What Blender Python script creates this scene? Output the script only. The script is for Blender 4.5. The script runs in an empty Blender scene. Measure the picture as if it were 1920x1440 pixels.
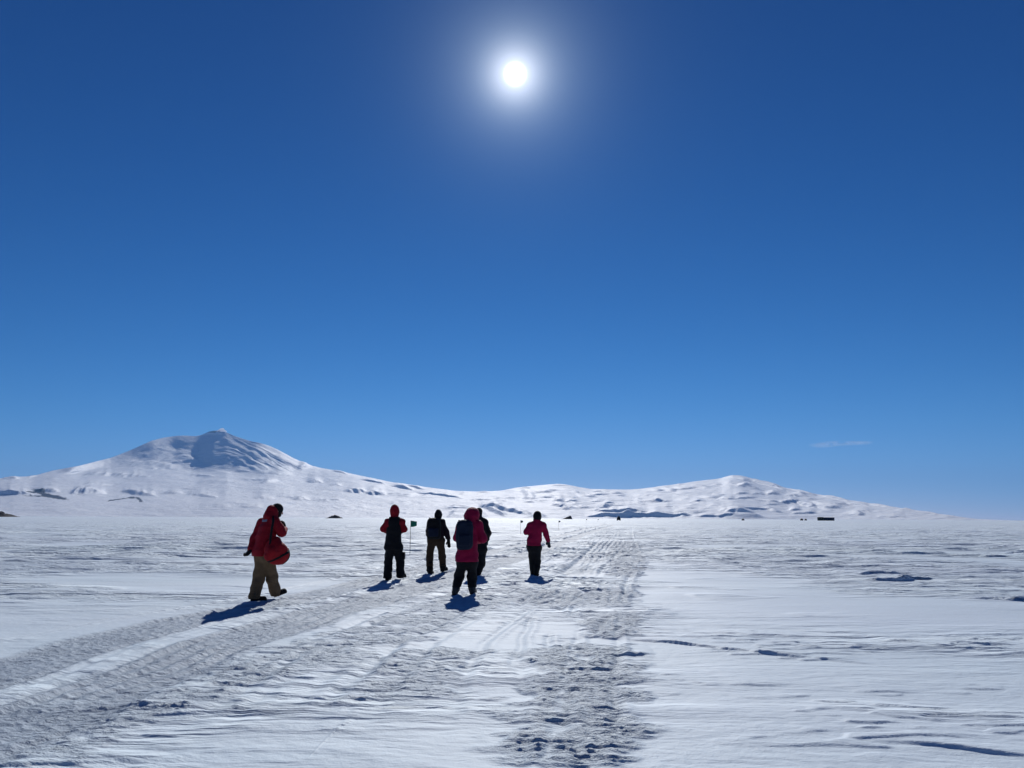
import bpy, math, random
import numpy as np
from mathutils import Matrix, Vector

# ------------------------------------------------------------------ camera
sc = bpy.context.scene
F, CX, CY = 1442.0, 960.0, 720.0          # focal length and centre of a 1920 x 1440 frame
CAMH, PITCH, ROLL = 1.5, math.radians(9.9), math.radians(0.24)
cam_d = bpy.data.cameras.new('camera')
cam = bpy.data.objects.new('camera', cam_d)
sc.collection.objects.link(cam)
cam_d.sensor_width = 36.0
cam_d.lens = 36.0 * F / 1920.0
cam_d.clip_start, cam_d.clip_end = 0.05, 300000.0
CR = Matrix.Rotation(math.pi / 2 + PITCH, 3, 'X') @ Matrix.Rotation(ROLL, 3, 'Z')
cam.matrix_world = Matrix.Translation((0, 0, CAMH)) @ CR.to_4x4()
sc.camera = cam
CRn = np.array(CR)


def ray(px, py):
    """unit-less direction(s) seen at a point of the photograph"""
    px = np.asarray(px, float); py = np.asarray(py, float)
    v = np.stack([(px - CX) / F, -(py - CY) / F, -np.ones_like(px * py)], -1)
    return v @ CRn.T


def gpt(px, py):
    d = ray(px, py)
    k = -CAMH / d[..., 2]
    return d[..., 0] * k, d[..., 1] * k


# ------------------------------------------------------------------ sky and sun
sd = ray(966, 139); sd = sd / np.linalg.norm(sd)
SUN_EL = math.asin(sd[2]); SUN_AZ = math.atan2(sd[0], sd[1])
world = bpy.data.worlds.new('World'); sc.world = world
world.use_nodes = True
nt = world.node_tree; N = nt.nodes; L = nt.links; N.clear()


def nd(tree, kind, **kw):
    n = tree.nodes.new(kind)
    for k, v in kw.items():
        if k.startswith('i_'):
            key = k[2:]
            n.inputs[int(key) if key.isdigit() else key.replace('_', ' ')].default_value = v
        else:
            setattr(n, k, v)
    return n


sky = nd(nt, 'ShaderNodeTexSky', sky_type='NISHITA', sun_disc=False, sun_elevation=SUN_EL,
         sun_rotation=SUN_AZ, altitude=1500.0, air_density=0.8, dust_density=0.0, ozone_density=1.6)
# the camera's deep polar blue: contrast of each channel
tcw = nd(nt, 'ShaderNodeTexCoord'); lift = nd(nt, 'ShaderNodeVectorMath', operation='MULTIPLY_ADD')
lift.inputs[1].default_value = (1, 1, 0.945); lift.inputs[2].default_value = (0, 0, 0.055)
L.new(tcw.outputs['Generated'], lift.inputs[0]); L.new(lift.outputs[0], sky.inputs[0])
sep = nd(nt, 'ShaderNodeSeparateColor'); gam = nd(nt, 'ShaderNodeCombineColor')
L.new(sky.outputs[0], sep.inputs[0])
for ch, pw in enumerate((3.4, 1.85, 1.45)):
    pn = nd(nt, 'ShaderNodeMath', operation='POWER', i_1=pw)
    L.new(sep.outputs[ch], pn.inputs[0]); L.new(pn.outputs[0], gam.inputs[ch])
tint = nd(nt, 'ShaderNodeMix', data_type='RGBA', blend_type='MULTIPLY')
tint.inputs[0].default_value = 1.0
L.new(gam.outputs[0], tint.inputs[6]); tint.inputs[7].default_value = (0.0270, 0.262, 0.60, 1)
bg = nd(nt, 'ShaderNodeBackground', i_Strength=0.05)
L.new(tint.outputs[2], bg.inputs[0])
# the aureole: light scattered forward round the sun, a function of the angle to it
geo = nd(nt, 'ShaderNodeTexCoord')
dot = nd(nt, 'ShaderNodeVectorMath', operation='DOT_PRODUCT')
nrm = nd(nt, 'ShaderNodeVectorMath', operation='NORMALIZE')
L.new(geo.outputs['Generated'], nrm.inputs[0]); L.new(nrm.outputs[0], dot.inputs[0])
dot.inputs[1].default_value = tuple(sd)
clampd = nd(nt, 'ShaderNodeMath', operation='MINIMUM', i_1=1.0); L.new(dot.outputs['Value'], clampd.inputs[0])
ac = nd(nt, 'ShaderNodeMath', operation='ARCCOSINE'); L.new(clampd.outputs[0], ac.inputs[0])
deg = nd(nt, 'ShaderNodeMath', operation='DEGREES') if False else nd(nt, 'ShaderNodeMath', operation='MULTIPLY', i_1=180 / math.pi)
L.new(ac.outputs[0], deg.inputs[0])


def glow(width, power, strength, col):
    a = nd(nt, 'ShaderNodeMath', operation='DIVIDE', i_1=width); L.new(deg.outputs[0], a.inputs[0])
    b = nd(nt, 'ShaderNodeMath', operation='POWER', i_1=power); L.new(a.outputs[0], b.inputs[0])
    c = nd(nt, 'ShaderNodeMath', operation='MULTIPLY', i_1=-1.0); L.new(b.outputs[0], c.inputs[0])
    e = nd(nt, 'ShaderNodeMath', operation='EXPONENT'); L.new(c.outputs[0], e.inputs[0])
    f = nd(nt, 'ShaderNodeMath', operation='MULTIPLY', i_1=strength); L.new(e.outputs[0], f.inputs[0])
    g = nd(nt, 'ShaderNodeBackground', i_Color=(*col, 1)); L.new(f.outputs[0], g.inputs[1])
    return g


last = bg
for g in (glow(0.58, 4.0, 6.0, (1, 0.97, 0.92)), glow(1.3, 1.4, 1.1, (1, 0.97, 0.98)),
          glow(3.0, 1.3, 0.45, (0.72, 0.9, 1.0)), glow(8.5, 1.4, 0.05, (0.7, 0.9, 1.0))):
    ad = nd(nt, 'ShaderNodeAddShader')
    L.new(last.outputs[0], ad.inputs[0]); L.new(g.outputs[0], ad.inputs[1]); last = ad
wo = nd(nt, 'ShaderNodeOutputWorld'); L.new(last.outputs[0], wo.inputs[0])

sun_d = bpy.data.lights.new('sun', 'SUN')
sun_d.energy = 3.9; sun_d.angle = math.radians(0.53); sun_d.color = (1.0, 0.975, 0.94)
sun = bpy.data.objects.new('sun', sun_d); sc.collection.objects.link(sun)
sun.rotation_euler = Vector(sd).to_track_quat('Z', 'Y').to_euler()
sun.location = (0, 0, 50)
vs = sc.view_settings
vs.view_transform = 'Standard'; vs.look = 'None'; vs.exposure = 0.0; vs.gamma = 1.0; vs.use_curve_mapping = False
sc.cycles.volume_bounces = 0
sc.cycles.max_bounces = 6

# ------------------------------------------------------------------ helpers
rng = np.random.RandomState(7)
PERM = rng.permutation(4096).astype(np.int32)
GA = rng.rand(4096) * 2 * np.pi
GX, GY = np.cos(GA).astype(np.float32), np.sin(GA).astype(np.float32)


def noise(x, y, seed=0):
    """2-D gradient noise, about -1..1"""
    x = np.asarray(x, np.float64) + seed * 17.37; y = np.asarray(y, np.float64) - seed * 9.71
    ix = np.floor(x).astype(np.int64); iy = np.floor(y).astype(np.int64)
    fx = (x - ix).astype(np.float32); fy = (y - iy).astype(np.float32)
    u = fx * fx * fx * (fx * (fx * 6 - 15) + 10); v = fy * fy * fy * (fy * (fy * 6 - 15) + 10)

    def g(a, b):
        h = PERM[(PERM[(ix + a) & 4095] + iy + b + seed * 131) & 4095]
        return GX[h] * (fx - a) + GY[h] * (fy - b)
    n0 = g(0, 0) * (1 - u) + g(1, 0) * u
    n1 = g(0, 1) * (1 - u) + g(1, 1) * u
    return (n0 * (1 - v) + n1 * v) * 1.5


def fbm(x, y, seed=0, oct=4, gain=0.5):
    s = 0; a = 1.0
    for i in range(oct):
        s = s + a * noise(x, y, seed + i * 3)
        x = x * 2.03 + 5.1; y = y * 2.03 - 3.3; a *= gain
    return s


def sst(a, b, x):
    t = np.clip((x - a) / (b - a), 0, 1)
    return t * t * (3 - 2 * t)


def mesh_np(name, verts, quads, mats=(), attrs=None, smooth=True, parent=None, link=True):
    me = bpy.data.meshes.new(name)
    verts = np.asarray(verts, np.float32); quads = np.asarray(quads, np.int32)
    me.vertices.add(len(verts)); me.vertices.foreach_set('co', verts.ravel())
    k = quads.shape[1]
    me.loops.add(quads.size); me.loops.foreach_set('vertex_index', quads.ravel())
    me.polygons.add(len(quads))
    me.polygons.foreach_set('loop_start', np.arange(0, quads.size, k, dtype=np.int32))
    me.polygons.foreach_set('loop_total', np.full(len(quads), k, np.int32))
    if smooth:
        me.polygons.foreach_set('use_smooth', np.ones(len(quads), bool))
    me.update(calc_edges=True)
    for an, av in (attrs or {}).items():
        at = me.attributes.new(an, 'FLOAT', 'POINT')
        at.data.foreach_set('value', np.asarray(av, np.float32).ravel())
    for m in mats:
        me.materials.append(m)
    o = bpy.data.objects.new(name, me)
    if link:
        sc.collection.objects.link(o)
    if parent is not None:
        o.parent = parent
    return o


def grid_quads(nr, nc, wrap=False):
    i = np.arange(nr - 1)[:, None]; j = np.arange(nc if wrap else nc - 1)[None, :]
    j2 = (j + 1) % nc
    return np.stack([i * nc + j, i * nc + j2, (i + 1) * nc + j2, (i + 1) * nc + j], -1).reshape(-1, 4)


def tag(o, label=None, cat=None, group=None, kind=None):
    for k, v in (('label', label), ('category', cat), ('group', group), ('kind', kind)):
        if v:
            o[k] = v
    return o


def new_mat(name, rough=0.8, col=(0.5, 0.5, 0.5), spec=0.3):
    m = bpy.data.materials.new(name); m.use_nodes = True
    b = m.node_tree.nodes['Principled BSDF']
    b.inputs['Base Color'].default_value = (*col, 1)
    b.inputs['Roughness'].default_value = rough
    b.inputs['Specular IOR Level'].default_value = spec
    return m, m.node_tree, b


# ------------------------------------------------------------------ snow surface
def patch(X, Y, rows, soft=0.12, seed=0, wob=0.25, ysoft=0.06):
    """mask of an area whose edges are given as rows (photo row, left, right), worked out on the ground"""
    rows = sorted(rows, key=lambda r: -r[0])
    yy, xl, xr = [], [], []
    for (py, a, b) in rows:
        x0, y0 = gpt(a, py); x1, y1 = gpt(b, py)
        yy.append((y0 + y1) / 2); xl.append(x0); xr.append(x1)
    wx = X + wob * noise(X * 1.1, Y * 0.9, seed + 40) + 0.4 * wob * noise(X * 4, Y * 3, seed + 41)
    lo = np.interp(Y, yy, xl); hi = np.interp(Y, yy, xr)
    m = sst(-soft, soft, wx - lo) * sst(-soft, soft, hi - wx)
    wy = Y * (1 + 0.03 * noise(X * 1.5, Y * .7, seed + 42))
    return m * sst(yy[0] * (1 - ysoft), yy[0] * (1 + ysoft), wy) * sst(yy[-1] * (1 + ysoft), yy[-1] * (1 - ysoft), wy)


def path_x(Y, pts):
    gx, gy = zip(*[gpt(a, b) for a, b in sorted(pts, key=lambda p: -p[1])])
    return np.interp(Y, gy, gx), np.interp(Y, gy, np.gradient(np.array(gx), np.array(gy)))


ROAD_A = [(-300, 1345), (0, 1265), (180, 1205), (350, 1163), (520, 1132), (700, 1090), (860, 1050), (1000, 1018), (1090, 995), (1140, 983)]
ROAD_B = [(-300, 1480), (0, 1375), (180, 1300), (420, 1205), (620, 1146), (760, 1110), (900, 1068), (1010, 1035), (1100, 1001), (1150, 985)]
ROUGH = [
    [(1440, 905, 1215), (1330, 960, 1215), (1225, 985, 1205), (1205, 1010, 1190)],
    [(1320, 610, 900), (1270, 640, 880), (1215, 740, 960)],
    [(1200, 1085, 1215), (1150, 1080, 1215)],
    [(1140, 960, 1195), (1105, 940, 1205)],
    [(1085, 1135, 1212), (1045, 1140, 1208), (1015, 1150, 1200)],
    [(1440, -100, 120), (1350, 60, 330), (1270, 300, 560), (1200, 560, 800), (1140, 760, 960), (1110, 850, 1000)],
    [(1375, 610, 670), (1352, 630, 670)],
    [(1440, 1120, 1215), (1380, 1040, 1215)],
]
RIDGES = [  # (points in the photo, height, front width)
    ([(1085, 1194), (1250, 1206), (1400, 1224), (1560, 1240), (1690, 1250)], 0.037, 0.040),
    ([(1145, 1230), (1190, 1230), (1232, 1226)], 0.035, 0.032),
    ([(1600, 1392), (1680, 1394), (1790, 1402), (1900, 1418), (2100, 1440)], 0.030, 0.024),
    ([(1355, 1288), (1430, 1289), (1500, 1286)], 0.022, 0.032),
    ([(1590, 1298), (1660, 1300), (1730, 1301)], 0.025, 0.032),
    ([(1810, 1122), (1870, 1124), (1990, 1131)], 0.075, 0.080),
    ([(1585, 1088), (1680, 1091), (1770, 1087)], 0.13, 0.096),
    ([(1600, 1080), (1700, 1077), (1740, 1079)], 0.10, 0.080),
    ([(1700, 1224), (1790, 1222), (1880, 1205), (1935, 1190)], 0.015, 0.024),
    ([(1690, 1216), (1770, 1212), (1850, 1198), (1900, 1180)], 0.015, 0.024),
    ([(1640, 1202), (1700, 1203), (1740, 1206)], 0.022, 0.032),
    ([(1200, 1300), (1260, 1306), (1300, 1301)], 0.010, 0.024),
    ([(560, 1440), (600, 1400), (640, 1362), (668, 1350)], 0.015, 0.024),
    ([(1560, 1030), (1610, 1031), (1690, 1029)], 0.060, 0.160),
    ([(1880, 1040), (1900, 1037), (1990, 1039)], 0.100, 0.160),
    ([(380, 1096), (500, 1103), (590, 1100)], 0.030, 0.080),
    ([(210, 1113), (300, 1110), (330, 1112)], 0.025, 0.080),
    ([(1500, 1195), (1400, 1190), (1310, 1186)], 0.015, 0.040),
]
LUMPS = [(1095, 1096, .16, .045), (1190, 1101, .14, .04), (790, 1148, .22, .03), (963, 1097, .1, .05), (1110, 1108, .25, .05), (735, 1235, .2, .018), (575, 1217, .12, .012)]


def snow(X, Y, cell):
    """height of the snow, its packed share, and how much the front of its ridges leans"""
    R = np.hypot(X, Y)

    def oct(wx, wy, amp, seed, shape=None):
        fade = np.clip((min(wx, wy) / cell - 2.0) / 2.0, 0, 1)
        n = noise(X / wx + 0.25 * Y / wx, Y / wy - 0.06 * X / wy, seed)
        if shape:
            n = shape(n)
        return amp * fade * n
    far = sst(10, 60, R)
    # broad swells and wind-carved plates
    h = 0.05 * noise(X / 9, Y / 7, 1) * sst(5, 30, R) + 0.018 * noise(X / 2.6, Y / 1.6, 2)
    plate = lambda n: sst(0.0, 0.28, n)
    zone = sst(-0.25, 0.35, noise(X / 7 + 3, Y / 4.5, 5) + 0.45 * sst(14, 30, R))
    wide = sst(14, 40, R)
    h = h + oct(2.6, 0.55, 0.026, 11, plate) * zone * (0.2 + 1.6 * wide)
    h = h + oct(0.42, 0.15, 0.013, 15, lambda n: sst(.06, .36, n)) * sst(-.05, .4, noise(X / 1.9, Y / 1.2, 16) + .25 * noise(X / .5, Y / .3, 17))
    h = h + oct(0.9, 0.24, 0.013, 12, plate) * zone * sst(-.3, .3, noise(X / 2.5, Y / 1.5, 6))
    h = h + oct(1.3, 0.35, 0.022, 18, plate) * sst(9, 16, R) * zone
    h = h + oct(5.5, 1.6, 0.075, 13, plate) * wide * zone
    h = h + oct(14, 4.5, 0.07, 14, plate) * sst(35, 90, R)
    # drifts that lie smooth
    calm = np.zeros_like(X)
    nr = R < 60
    for k, p in enumerate(([(1450, 150, 1010), (1395, 330, 960), (1335, 560, 930)], [(1228, -120, 120), (1125, -160, 470)], [(1192, 1250, 2000), (1150, 1240, 1900), (1120, 1300, 1750)],
                           [(1345, 880, 1040), (1285, 890, 990)])):
        calm[nr] = np.maximum(calm[nr], patch(X[nr], Y[nr], p, .4, 90 + k * 4))
    h = h * (1 - .6 * calm)
    # packed and scoured patches
    rough = np.zeros_like(X)
    near = R < 260
    Xn, Yn = X[near], Y[near]
    r = np.zeros_like(Xn)
    for i, p in enumerate(ROUGH):
        r = np.maximum(r, patch(Xn, Yn, p, 0.35, i * 5) * (0.8 if i in (5, 1) else 1.0))
    strip = patch(Xn, Yn, [(1440, 850, 1215), (1200, 930, 1212), (1100, 900, 1212), (1000, 1120, 1195)], .3, 61)
    road = patch(Xn, Yn, [(1480, -700, 330), (1330, -350, 520), (1210, 160, 700), (1120, 560, 880), (1040, 880, 1020), (1000, 1070, 1110)], .3, 67)
    r = np.maximum(r, np.maximum(.5 * strip * sst(-.15, .3, noise(Xn / 3.0, Yn / 1.8, 65) + .1), .3 * road))
    # holes in the patches where drift has filled them
    r = r * sst(-0.1, 0.35, r + .5 * noise(Xn / 0.8, Yn / 0.45, 77) + 0.3 * noise(Xn / .22, Yn / .14, 78) - .45)
    packed = r * 0.55
    g = np.zeros_like(Xn); BND = np.zeros_like(Xn)
    for (pts, w, depth, s) in ((ROAD_A, 0.46, 0.03, 3), (ROAD_B, 0.55, 0.03, 4)):
        cx, sl = path_x(Yn, pts)
        dx = (Xn - cx) / np.sqrt(1 + sl ** 2) + 0.07 * noise(Xn * .8, Yn * .8, s) + .03 * noise(Xn * 4, Yn * 4, s + 1)
        a = np.abs(dx)
        band = sst(w + .12, w - .1, a); BND = np.maximum(BND, band)
        g = g - depth * band + 0.009 * np.exp(-((a - w) / .09) ** 2)
        g = g + 0.013 * np.cos(dx * 2 * np.pi / .24) * band * sst(-.4, .3, noise(Xn * .8, Yn * .5, 18)) * np.clip(.24 / cell[near] - 2, 0, 1)          # track-plate grooves
        packed = np.maximum(packed, band * (0.95 + .2 * noise(Xn * 1.5, Yn * 1.5, 9)))
        r = np.maximum(r, band * (0.55 + .3 * noise(Xn * 1.2, Yn * 1.2, 19)))
    # minor sledge and ski tracks beside the road
    for k, off in enumerate((0.95, 1.2, 1.45, 1.8, 2.1, 2.5, 2.75, 3.1, 3.6, 4.4)):
        cx, sl = path_x(Yn, ROAD_B)
        dx = (Xn - cx) / np.sqrt(1 + sl ** 2) - off + 0.06 * noise(Xn * .5, Yn * .5, 20 + k)
        m = sst(-.3, .3, noise(Yn / 3.0, Xn * 0 + k, 33)) * sst(5, 9, Yn)
        g = g - 0.022 * np.exp(-(dx / .07) ** 2) * m + .014 * np.exp(-((dx - .14) / .06) ** 2) * m
    for k, off in enumerate((0.55,  0.9, -1.2)):
        cx, sl = path_x(Yn, ROAD_A)
        dx = (Xn - cx) / np.sqrt(1 + sl ** 2) - off + 0.06 * noise(Xn * .5, Yn * .5, 26 + k)
        g = g - 0.014 * np.exp(-(dx / .06) ** 2) + .01 * np.exp(-((dx - .12) / .05) ** 2)
    sx0, _ = path_x(Yn, [(940, 1440), (1000, 1200), (1060, 1080), (1150, 1000)])
    for k in range(8):
        cx, sl = path_x(Yn, [(905 + k * 34, 1440), (975 + k * 26, 1200), (1040 + k * 19, 1090), (1135 + k * 7, 1005)])
        dx = Xn - cx + .05 * noise(Yn * .9, Xn * 0 + k, 35)
        m = sst(-.05, .4, noise(Yn / 1.6, Xn * 0 + k * 7.3, 36)) * sst(60, 40, Yn)
        g = g - 0.014 * np.exp(-(dx / .05) ** 2) * m + .010 * np.exp(-((dx - .11) / .05) ** 2) * m
    # the fan of tracks ahead of the patch
    for k in range(6):
        cx, sl = path_x(Yn, [(1058 + k * 9 , 1075), (1118 + k * 9, 1022), (1140 + k * 7, 1003), (1160 + k * 4, 990)])
        dx = (Xn - cx) / np.sqrt(1 + sl ** 2)
        m = sst(12, 15, Yn) * sst(26.4 * 1.25, 40, Yn) if False else sst(20, 22, Yn) * sst(60, 42, Yn)
        g = g - 0.05 * np.exp(-(dx / .11) ** 2) * m + .03 * np.exp(-((dx - .2) / .09) ** 2) * m
        packed = np.maximum(packed, .6 * np.exp(-(dx / .3) ** 2) * m)
    # faint old ski lines
    for pts, y0, y1 in (([(1075, 1205), (1055, 1300), (1020, 1440)], 5, 10), ([(1430, 1290), (1530, 1440)], 5, 9), ([(1480, 1290), (1590, 1440)], 5, 9)):
        cx, sl = path_x(Yn, pts)
        dx = (Xn - cx)
        m = sst(y0 - 1, y0, Yn) * sst(y1 + 1, y1, Yn)
        fl = np.exp(-(dx / .045) ** 2) * m
        g = g - (0.002 if pts[0][0] < 1100 else .0012) * fl * sst(-.2, .3, noise(Yn * 2.5, Xn * 0, 29)); r = r * (1 - .6 * fl * sst(-.3, .2, noise(Yn * 3, Xn * 4, 28)))
        packed *= (1 - .5 * fl)
    fade = lambda w: np.clip(w / cell[near] - 1.0, 0, 1)
    wx = Xn + .3 * Yn
    rid = lambda n: np.clip(1 - 1.7 * np.abs(n), 0, 1) ** 1.3
    wq = .25 * noise(Xn / .5, Yn / .5, 49)
    d1 = rid(noise(wx / .42 + wq, Yn / .12 + wq, 50)) * fade(.12)
    d2 = rid(noise(wx / .20 + wq, Yn / .062 + wq, 51)) * fade(.062)
    d3 = noise(wx / .45, Yn / .28, 52) * fade(.28)
    bt = rid(noise(Xn / .17, Yn / .15, 58)) * fade(.14)
    g = g + BND * (.012 * bt + .02 * sst(12, 25, Yn) * rid(noise(Xn / .45, Yn / .5, 59)))
    g = g + r * (1 - .65 * BND) * (0.018 * d1 + 0.011 * d2 + 0.004 * d3 + .045 * sst(9, 20, np.hypot(Xn, Yn)) * rid(noise(wx / .7 + wq, Yn / .5, 57)))
    g = g + (1 - r) * 0.0018 * noise(wx / .12, Yn / .07, 53) * fade(.07)
    # single cornices
    for (pts, hh, w) in RIDGES:
        gx, gy = gpt(np.array([p[0] for p in pts]), np.array([p[1] for p in pts]))
        o = np.argsort(gx); gx, gy = gx[o], gy[o]
        L_ = gx[-1] - gx[0]; w = max(w, .065)
        t = np.clip(np.minimum(Xn - gx[0], gx[-1] - Xn) / (0.35 * L_), 0, 1)
        yy = np.interp(Xn, gx, gy) + 0.10 * w / .05 * noise(Xn / .5, Xn * 0, 60) * .35
        s = Yn - yy
        back = np.exp(-np.clip(s, 0, None) / (w * 9))
        g = g + hh * 0.95 * t * sst(-w * .5, w * .5, s) * back * np.clip(0.85 + .4 * noise(Xn / .35, Xn * 0, 61) + .08 * noise(Xn / .2, Yn / .2, 62), 0, 2)
    for (px, py, w, hh) in LUMPS:
        a, b = gpt(px, py)
        d = np.hypot((Xn - a) / (w * 1.5), (Yn - b) / w)
        g = g + hh * np.exp(-d ** 2 * 1.5) * (1 + .6 * noise(Xn / .09, Yn / .09, 63))
    h = h.copy()
    # the grooved and patched ground replaces the plates there
    h[near] = h[near] * (1 - .5 * np.clip(packed, 0, 1)) + g
    rough[near] = r
    pk = np.zeros_like(X); pk[near] = np.clip(packed, 0, 1)
    crust = np.clip(zone * (0.55 + 0.45 * sst(10, 22, R)) + .12 + .5 * sst(.15, .5, noise(X / 1.6, Y / .9, 8)) * sst(-.2, .4, noise(X / 5, Y / 5, 7)), 0, 1)
    crust = crust * (1 - .8 * pk) * (1 - .7 * calm)
    return h, pk, rough, crust


# rows and columns get coarser with distance, all round the camera
rr = [0.4]
while rr[-1] < 70000:
    d = rr[-1]
    rr.append(d + (0.0032 * d if 4.5 < d < 40 else (0.0032 * d * max(1, (d / 40)) ** .5 if d >= 40 else 0.02 * d)))
rr = np.array(rr)
fine = np.radians(np.linspace(-37, 37, 1350))
coarse = np.radians(np.linspace(37, 323, 160)[1:-1])
th = np.concatenate([fine, coarse])
RRg, TH = np.meshgrid(rr, th, indexing='ij')
Xg, Yg = RRg * np.sin(TH), RRg * np.cos(TH)
cellr = np.gradient(rr)[:, None] + 0 * TH
celln = np.maximum(np.minimum(cellr, 0.0032 * RRg), RRg * np.where(np.abs(TH) < .66, 0.001, .03))
cell = np.where(np.abs(TH) < .66, np.maximum(celln, cellr * .6), RRg * .03)
H, PK, RG, CRU = snow(Xg.ravel(), Yg.ravel(), cell.ravel())
keep = sst(30000, 4000, RRg.ravel())
H = H * keep
LEAN = np.where(RRg.ravel() < 200, 0.7, 0.45)
V = np.stack([Xg.ravel(), Yg.ravel() - LEAN * H * (RRg.ravel() > 4), H], -1)
Q = grid_quads(len(rr), len(th), wrap=True)
n0 = len(V)
V = np.vstack([V, [[0, 0, float(H[:len(th)].mean())]]])
cap = np.stack([np.full(len(th), n0), np.arange(len(th)), np.roll(np.arange(len(th)), -1)], -1)

snow_m, t, b = new_mat('snow', 0.6, (0.8, 0.84, 0.9), 0.08)
tc = nd(t, 'ShaderNodeTexCoord')
at = nd(t, 'ShaderNodeAttribute', attribute_name='packed')
ar = nd(t, 'ShaderNodeAttribute', attribute_name='rough')
acr = nd(t, 'ShaderNodeAttribute', attribute_name='crust')


def mapped(t, tc, scale, rot=0.0):
    m = nd(t, 'ShaderNodeMapping'); m.inputs['Scale'].default_value = scale
    m.inputs['Rotation'].default_value = (0, 0, rot)
    t.links.new(tc.outputs['Object'], m.inputs[0]); return m


def tnoise(t, vec, scale, detail=4, rough=.55, dist=0.0):
    n = nd(t, 'ShaderNodeTexNoise', i_Scale=scale, i_Detail=detail, i_Roughness=rough, i_Distortion=dist)
    t.links.new(vec.outputs[0], n.inputs['Vector']); return n


def ramp(t, src, p0, p1, c0=(0, 0, 0), c1=(1, 1, 1)):
    r = nd(t, 'ShaderNodeValToRGB')
    r.color_ramp.elements[0].position = p0; r.color_ramp.elements[1].position = p1
    r.color_ramp.elements[0].color = (*c0, 1); r.color_ramp.elements[1].color = (*c1, 1)
    t.links.new(src, r.inputs[0]); return r


def math_n(t, op, a, b):
    m = nd(t, 'ShaderNodeMath', operation=op)
    for i, v in enumerate((a, b)):
        if isinstance(v, (int, float)):
            m.inputs[i].default_value = v
        else:
            t.links.new(v, m.inputs[i])
    return m.outputs[0]


def mixc(t, fac, a, b):
    m = nd(t, 'ShaderNodeMix', data_type='RGBA')
    for i, v in ((0, fac), (6, a), (7, b)):
        if isinstance(v, (tuple, float)):
            m.inputs[i].default_value = (*v, 1) if isinstance(v, tuple) else v
        else:
            t.links.new(v, m.inputs[i])
    return m.outputs[2]


big = tnoise(t, mapped(t, tc, (0.10, 0.22, 1), .05), 1.0, 5, .6)
bigr = ramp(t, big.outputs[0], .35, .65)
glaze = tnoise(t, mapped(t, tc, (0.02, 0.06, 1), .05), 1.0, 6, .65)
glr = ramp(t, glaze.outputs[0], .4, .62)
c1 = mixc(t, bigr.outputs[0], (0.64, 0.755, 0.83), (0.74, 0.83, 0.885))
c2 = mixc(t, glr.outputs[0], c1, (0.62, 0.71, 0.81))
c3 = mixc(t, math_n(t, 'MULTIPLY', at.outputs['Fac'], .85), c2, (0.36, 0.43, 0.51))
t.links.new(c3, b.inputs['Base Color'])
# bumps too small for the mesh: plates of crust, grain
s1 = tnoise(t, mapped(t, tc, (0.8, 2.4, 1), .06), 1.0, 7, .66, .5)
s1r = ramp(t, s1.outputs[0], .40, .64)
s2 = tnoise(t, mapped(t, tc, (0.14, 0.6, 1), .04), 1.0, 5, .62, .3)
s2r = ramp(t, s2.outputs[0], .46, .58)
s3 = tnoise(t, mapped(t, tc, (9, 13, 1), .1), 1.0, 5, .65)
s4 = tnoise(t, mapped(t, tc, (60, 80, 60), 0), 1.0, 3, .6)
h1 = math_n(t, 'MULTIPLY', s1r.outputs[0], math_n(t, 'MULTIPLY', acr.outputs['Fac'], .05))
h2 = math_n(t, 'MULTIPLY', s2r.outputs[0], math_n(t, 'MULTIPLY', acr.outputs['Fac'], .12))
h3 = math_n(t, 'MULTIPLY', s3.outputs[0], math_n(t, 'ADD', math_n(t, 'MULTIPLY', ar.outputs['Fac'], .065), .011))
h4 = math_n(t, 'MULTIPLY', s4.outputs[0], .0026)
hs = math_n(t, 'ADD', math_n(t, 'ADD', h1, h2), math_n(t, 'ADD', h3, h4))
bp = nd(t, 'ShaderNodeBump', i_Strength=1.0, i_Distance=1.0)
t.links.new(hs, bp.inputs['Height']); t.links.new(bp.outputs[0], b.inputs['Normal'])

g = mesh_np('snow_ground', V, Q, [snow_m], {'packed': np.append(PK, 0), 'rough': np.append(RG, 0), 'crust': np.append(CRU, 0)})
import bmesh
# the small disc under the camera
cp = mesh_np('snow_underfoot', V[np.append(np.arange(len(th)), n0)],
             np.stack([np.full(len(th), len(th)), np.arange(len(th)), np.roll(np.arange(len(th)), -1)], -1)[:, ::-1], [snow_m],
             {'packed': np.zeros(len(th) + 1), 'rough': np.zeros(len(th) + 1), 'crust': np.zeros(len(th) + 1)})
tag(g, kind='structure'); tag(cp, kind='structure')

# ------------------------------------------------------------------ mountains
TOP = [(-700, 940), (-300, 915), (0, 897), (28, 894), (60, 893), (100, 882), (150, 873), (210, 858), (240, 846), (265, 835), (285, 826), (310, 820), (333, 817), (352, 817), (368, 818), (380, 815), (388, 812),
       (400, 810), (424, 810), (436, 816), (450, 821), (470, 827), (490, 831), (510, 838), (530, 848), (550, 859), (570, 868), (585, 873), (600, 877), (640, 884), (700, 897), (740, 905), (780, 911),
       (850, 920), (900, 922), (940, 920), (970, 914), (1020, 909), (1045, 908), (1065, 909), (1090, 914), (1110, 917), (1180, 918), (1215, 915), (1240, 911), (1262, 909), (1300, 903), (1350, 897), (1366, 892),
       (1385, 891), (1400, 894), (1430, 903), (1460, 910), (1475, 916), (1500, 920), (1530, 926), (1560, 931), (1585, 937), (1620, 942), (1660, 948), (1700, 954), (1740, 960), (1780, 966), (1830, 973), (1900, 975.8), (2500, 978)]
nx, ny = 1300, 520
PX = np.linspace(-650, 2150, nx)
top = np.interp(PX, *zip(*TOP))
top = np.convolve(np.pad(top, 4, mode='edge'), np.hanning(11)[1:-1] / np.hanning(11).sum(), mode='valid')
base = 971.5 + (PX - 960) * 0.0042 + 0.6
top = np.minimum(top, base - 0.15)
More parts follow.
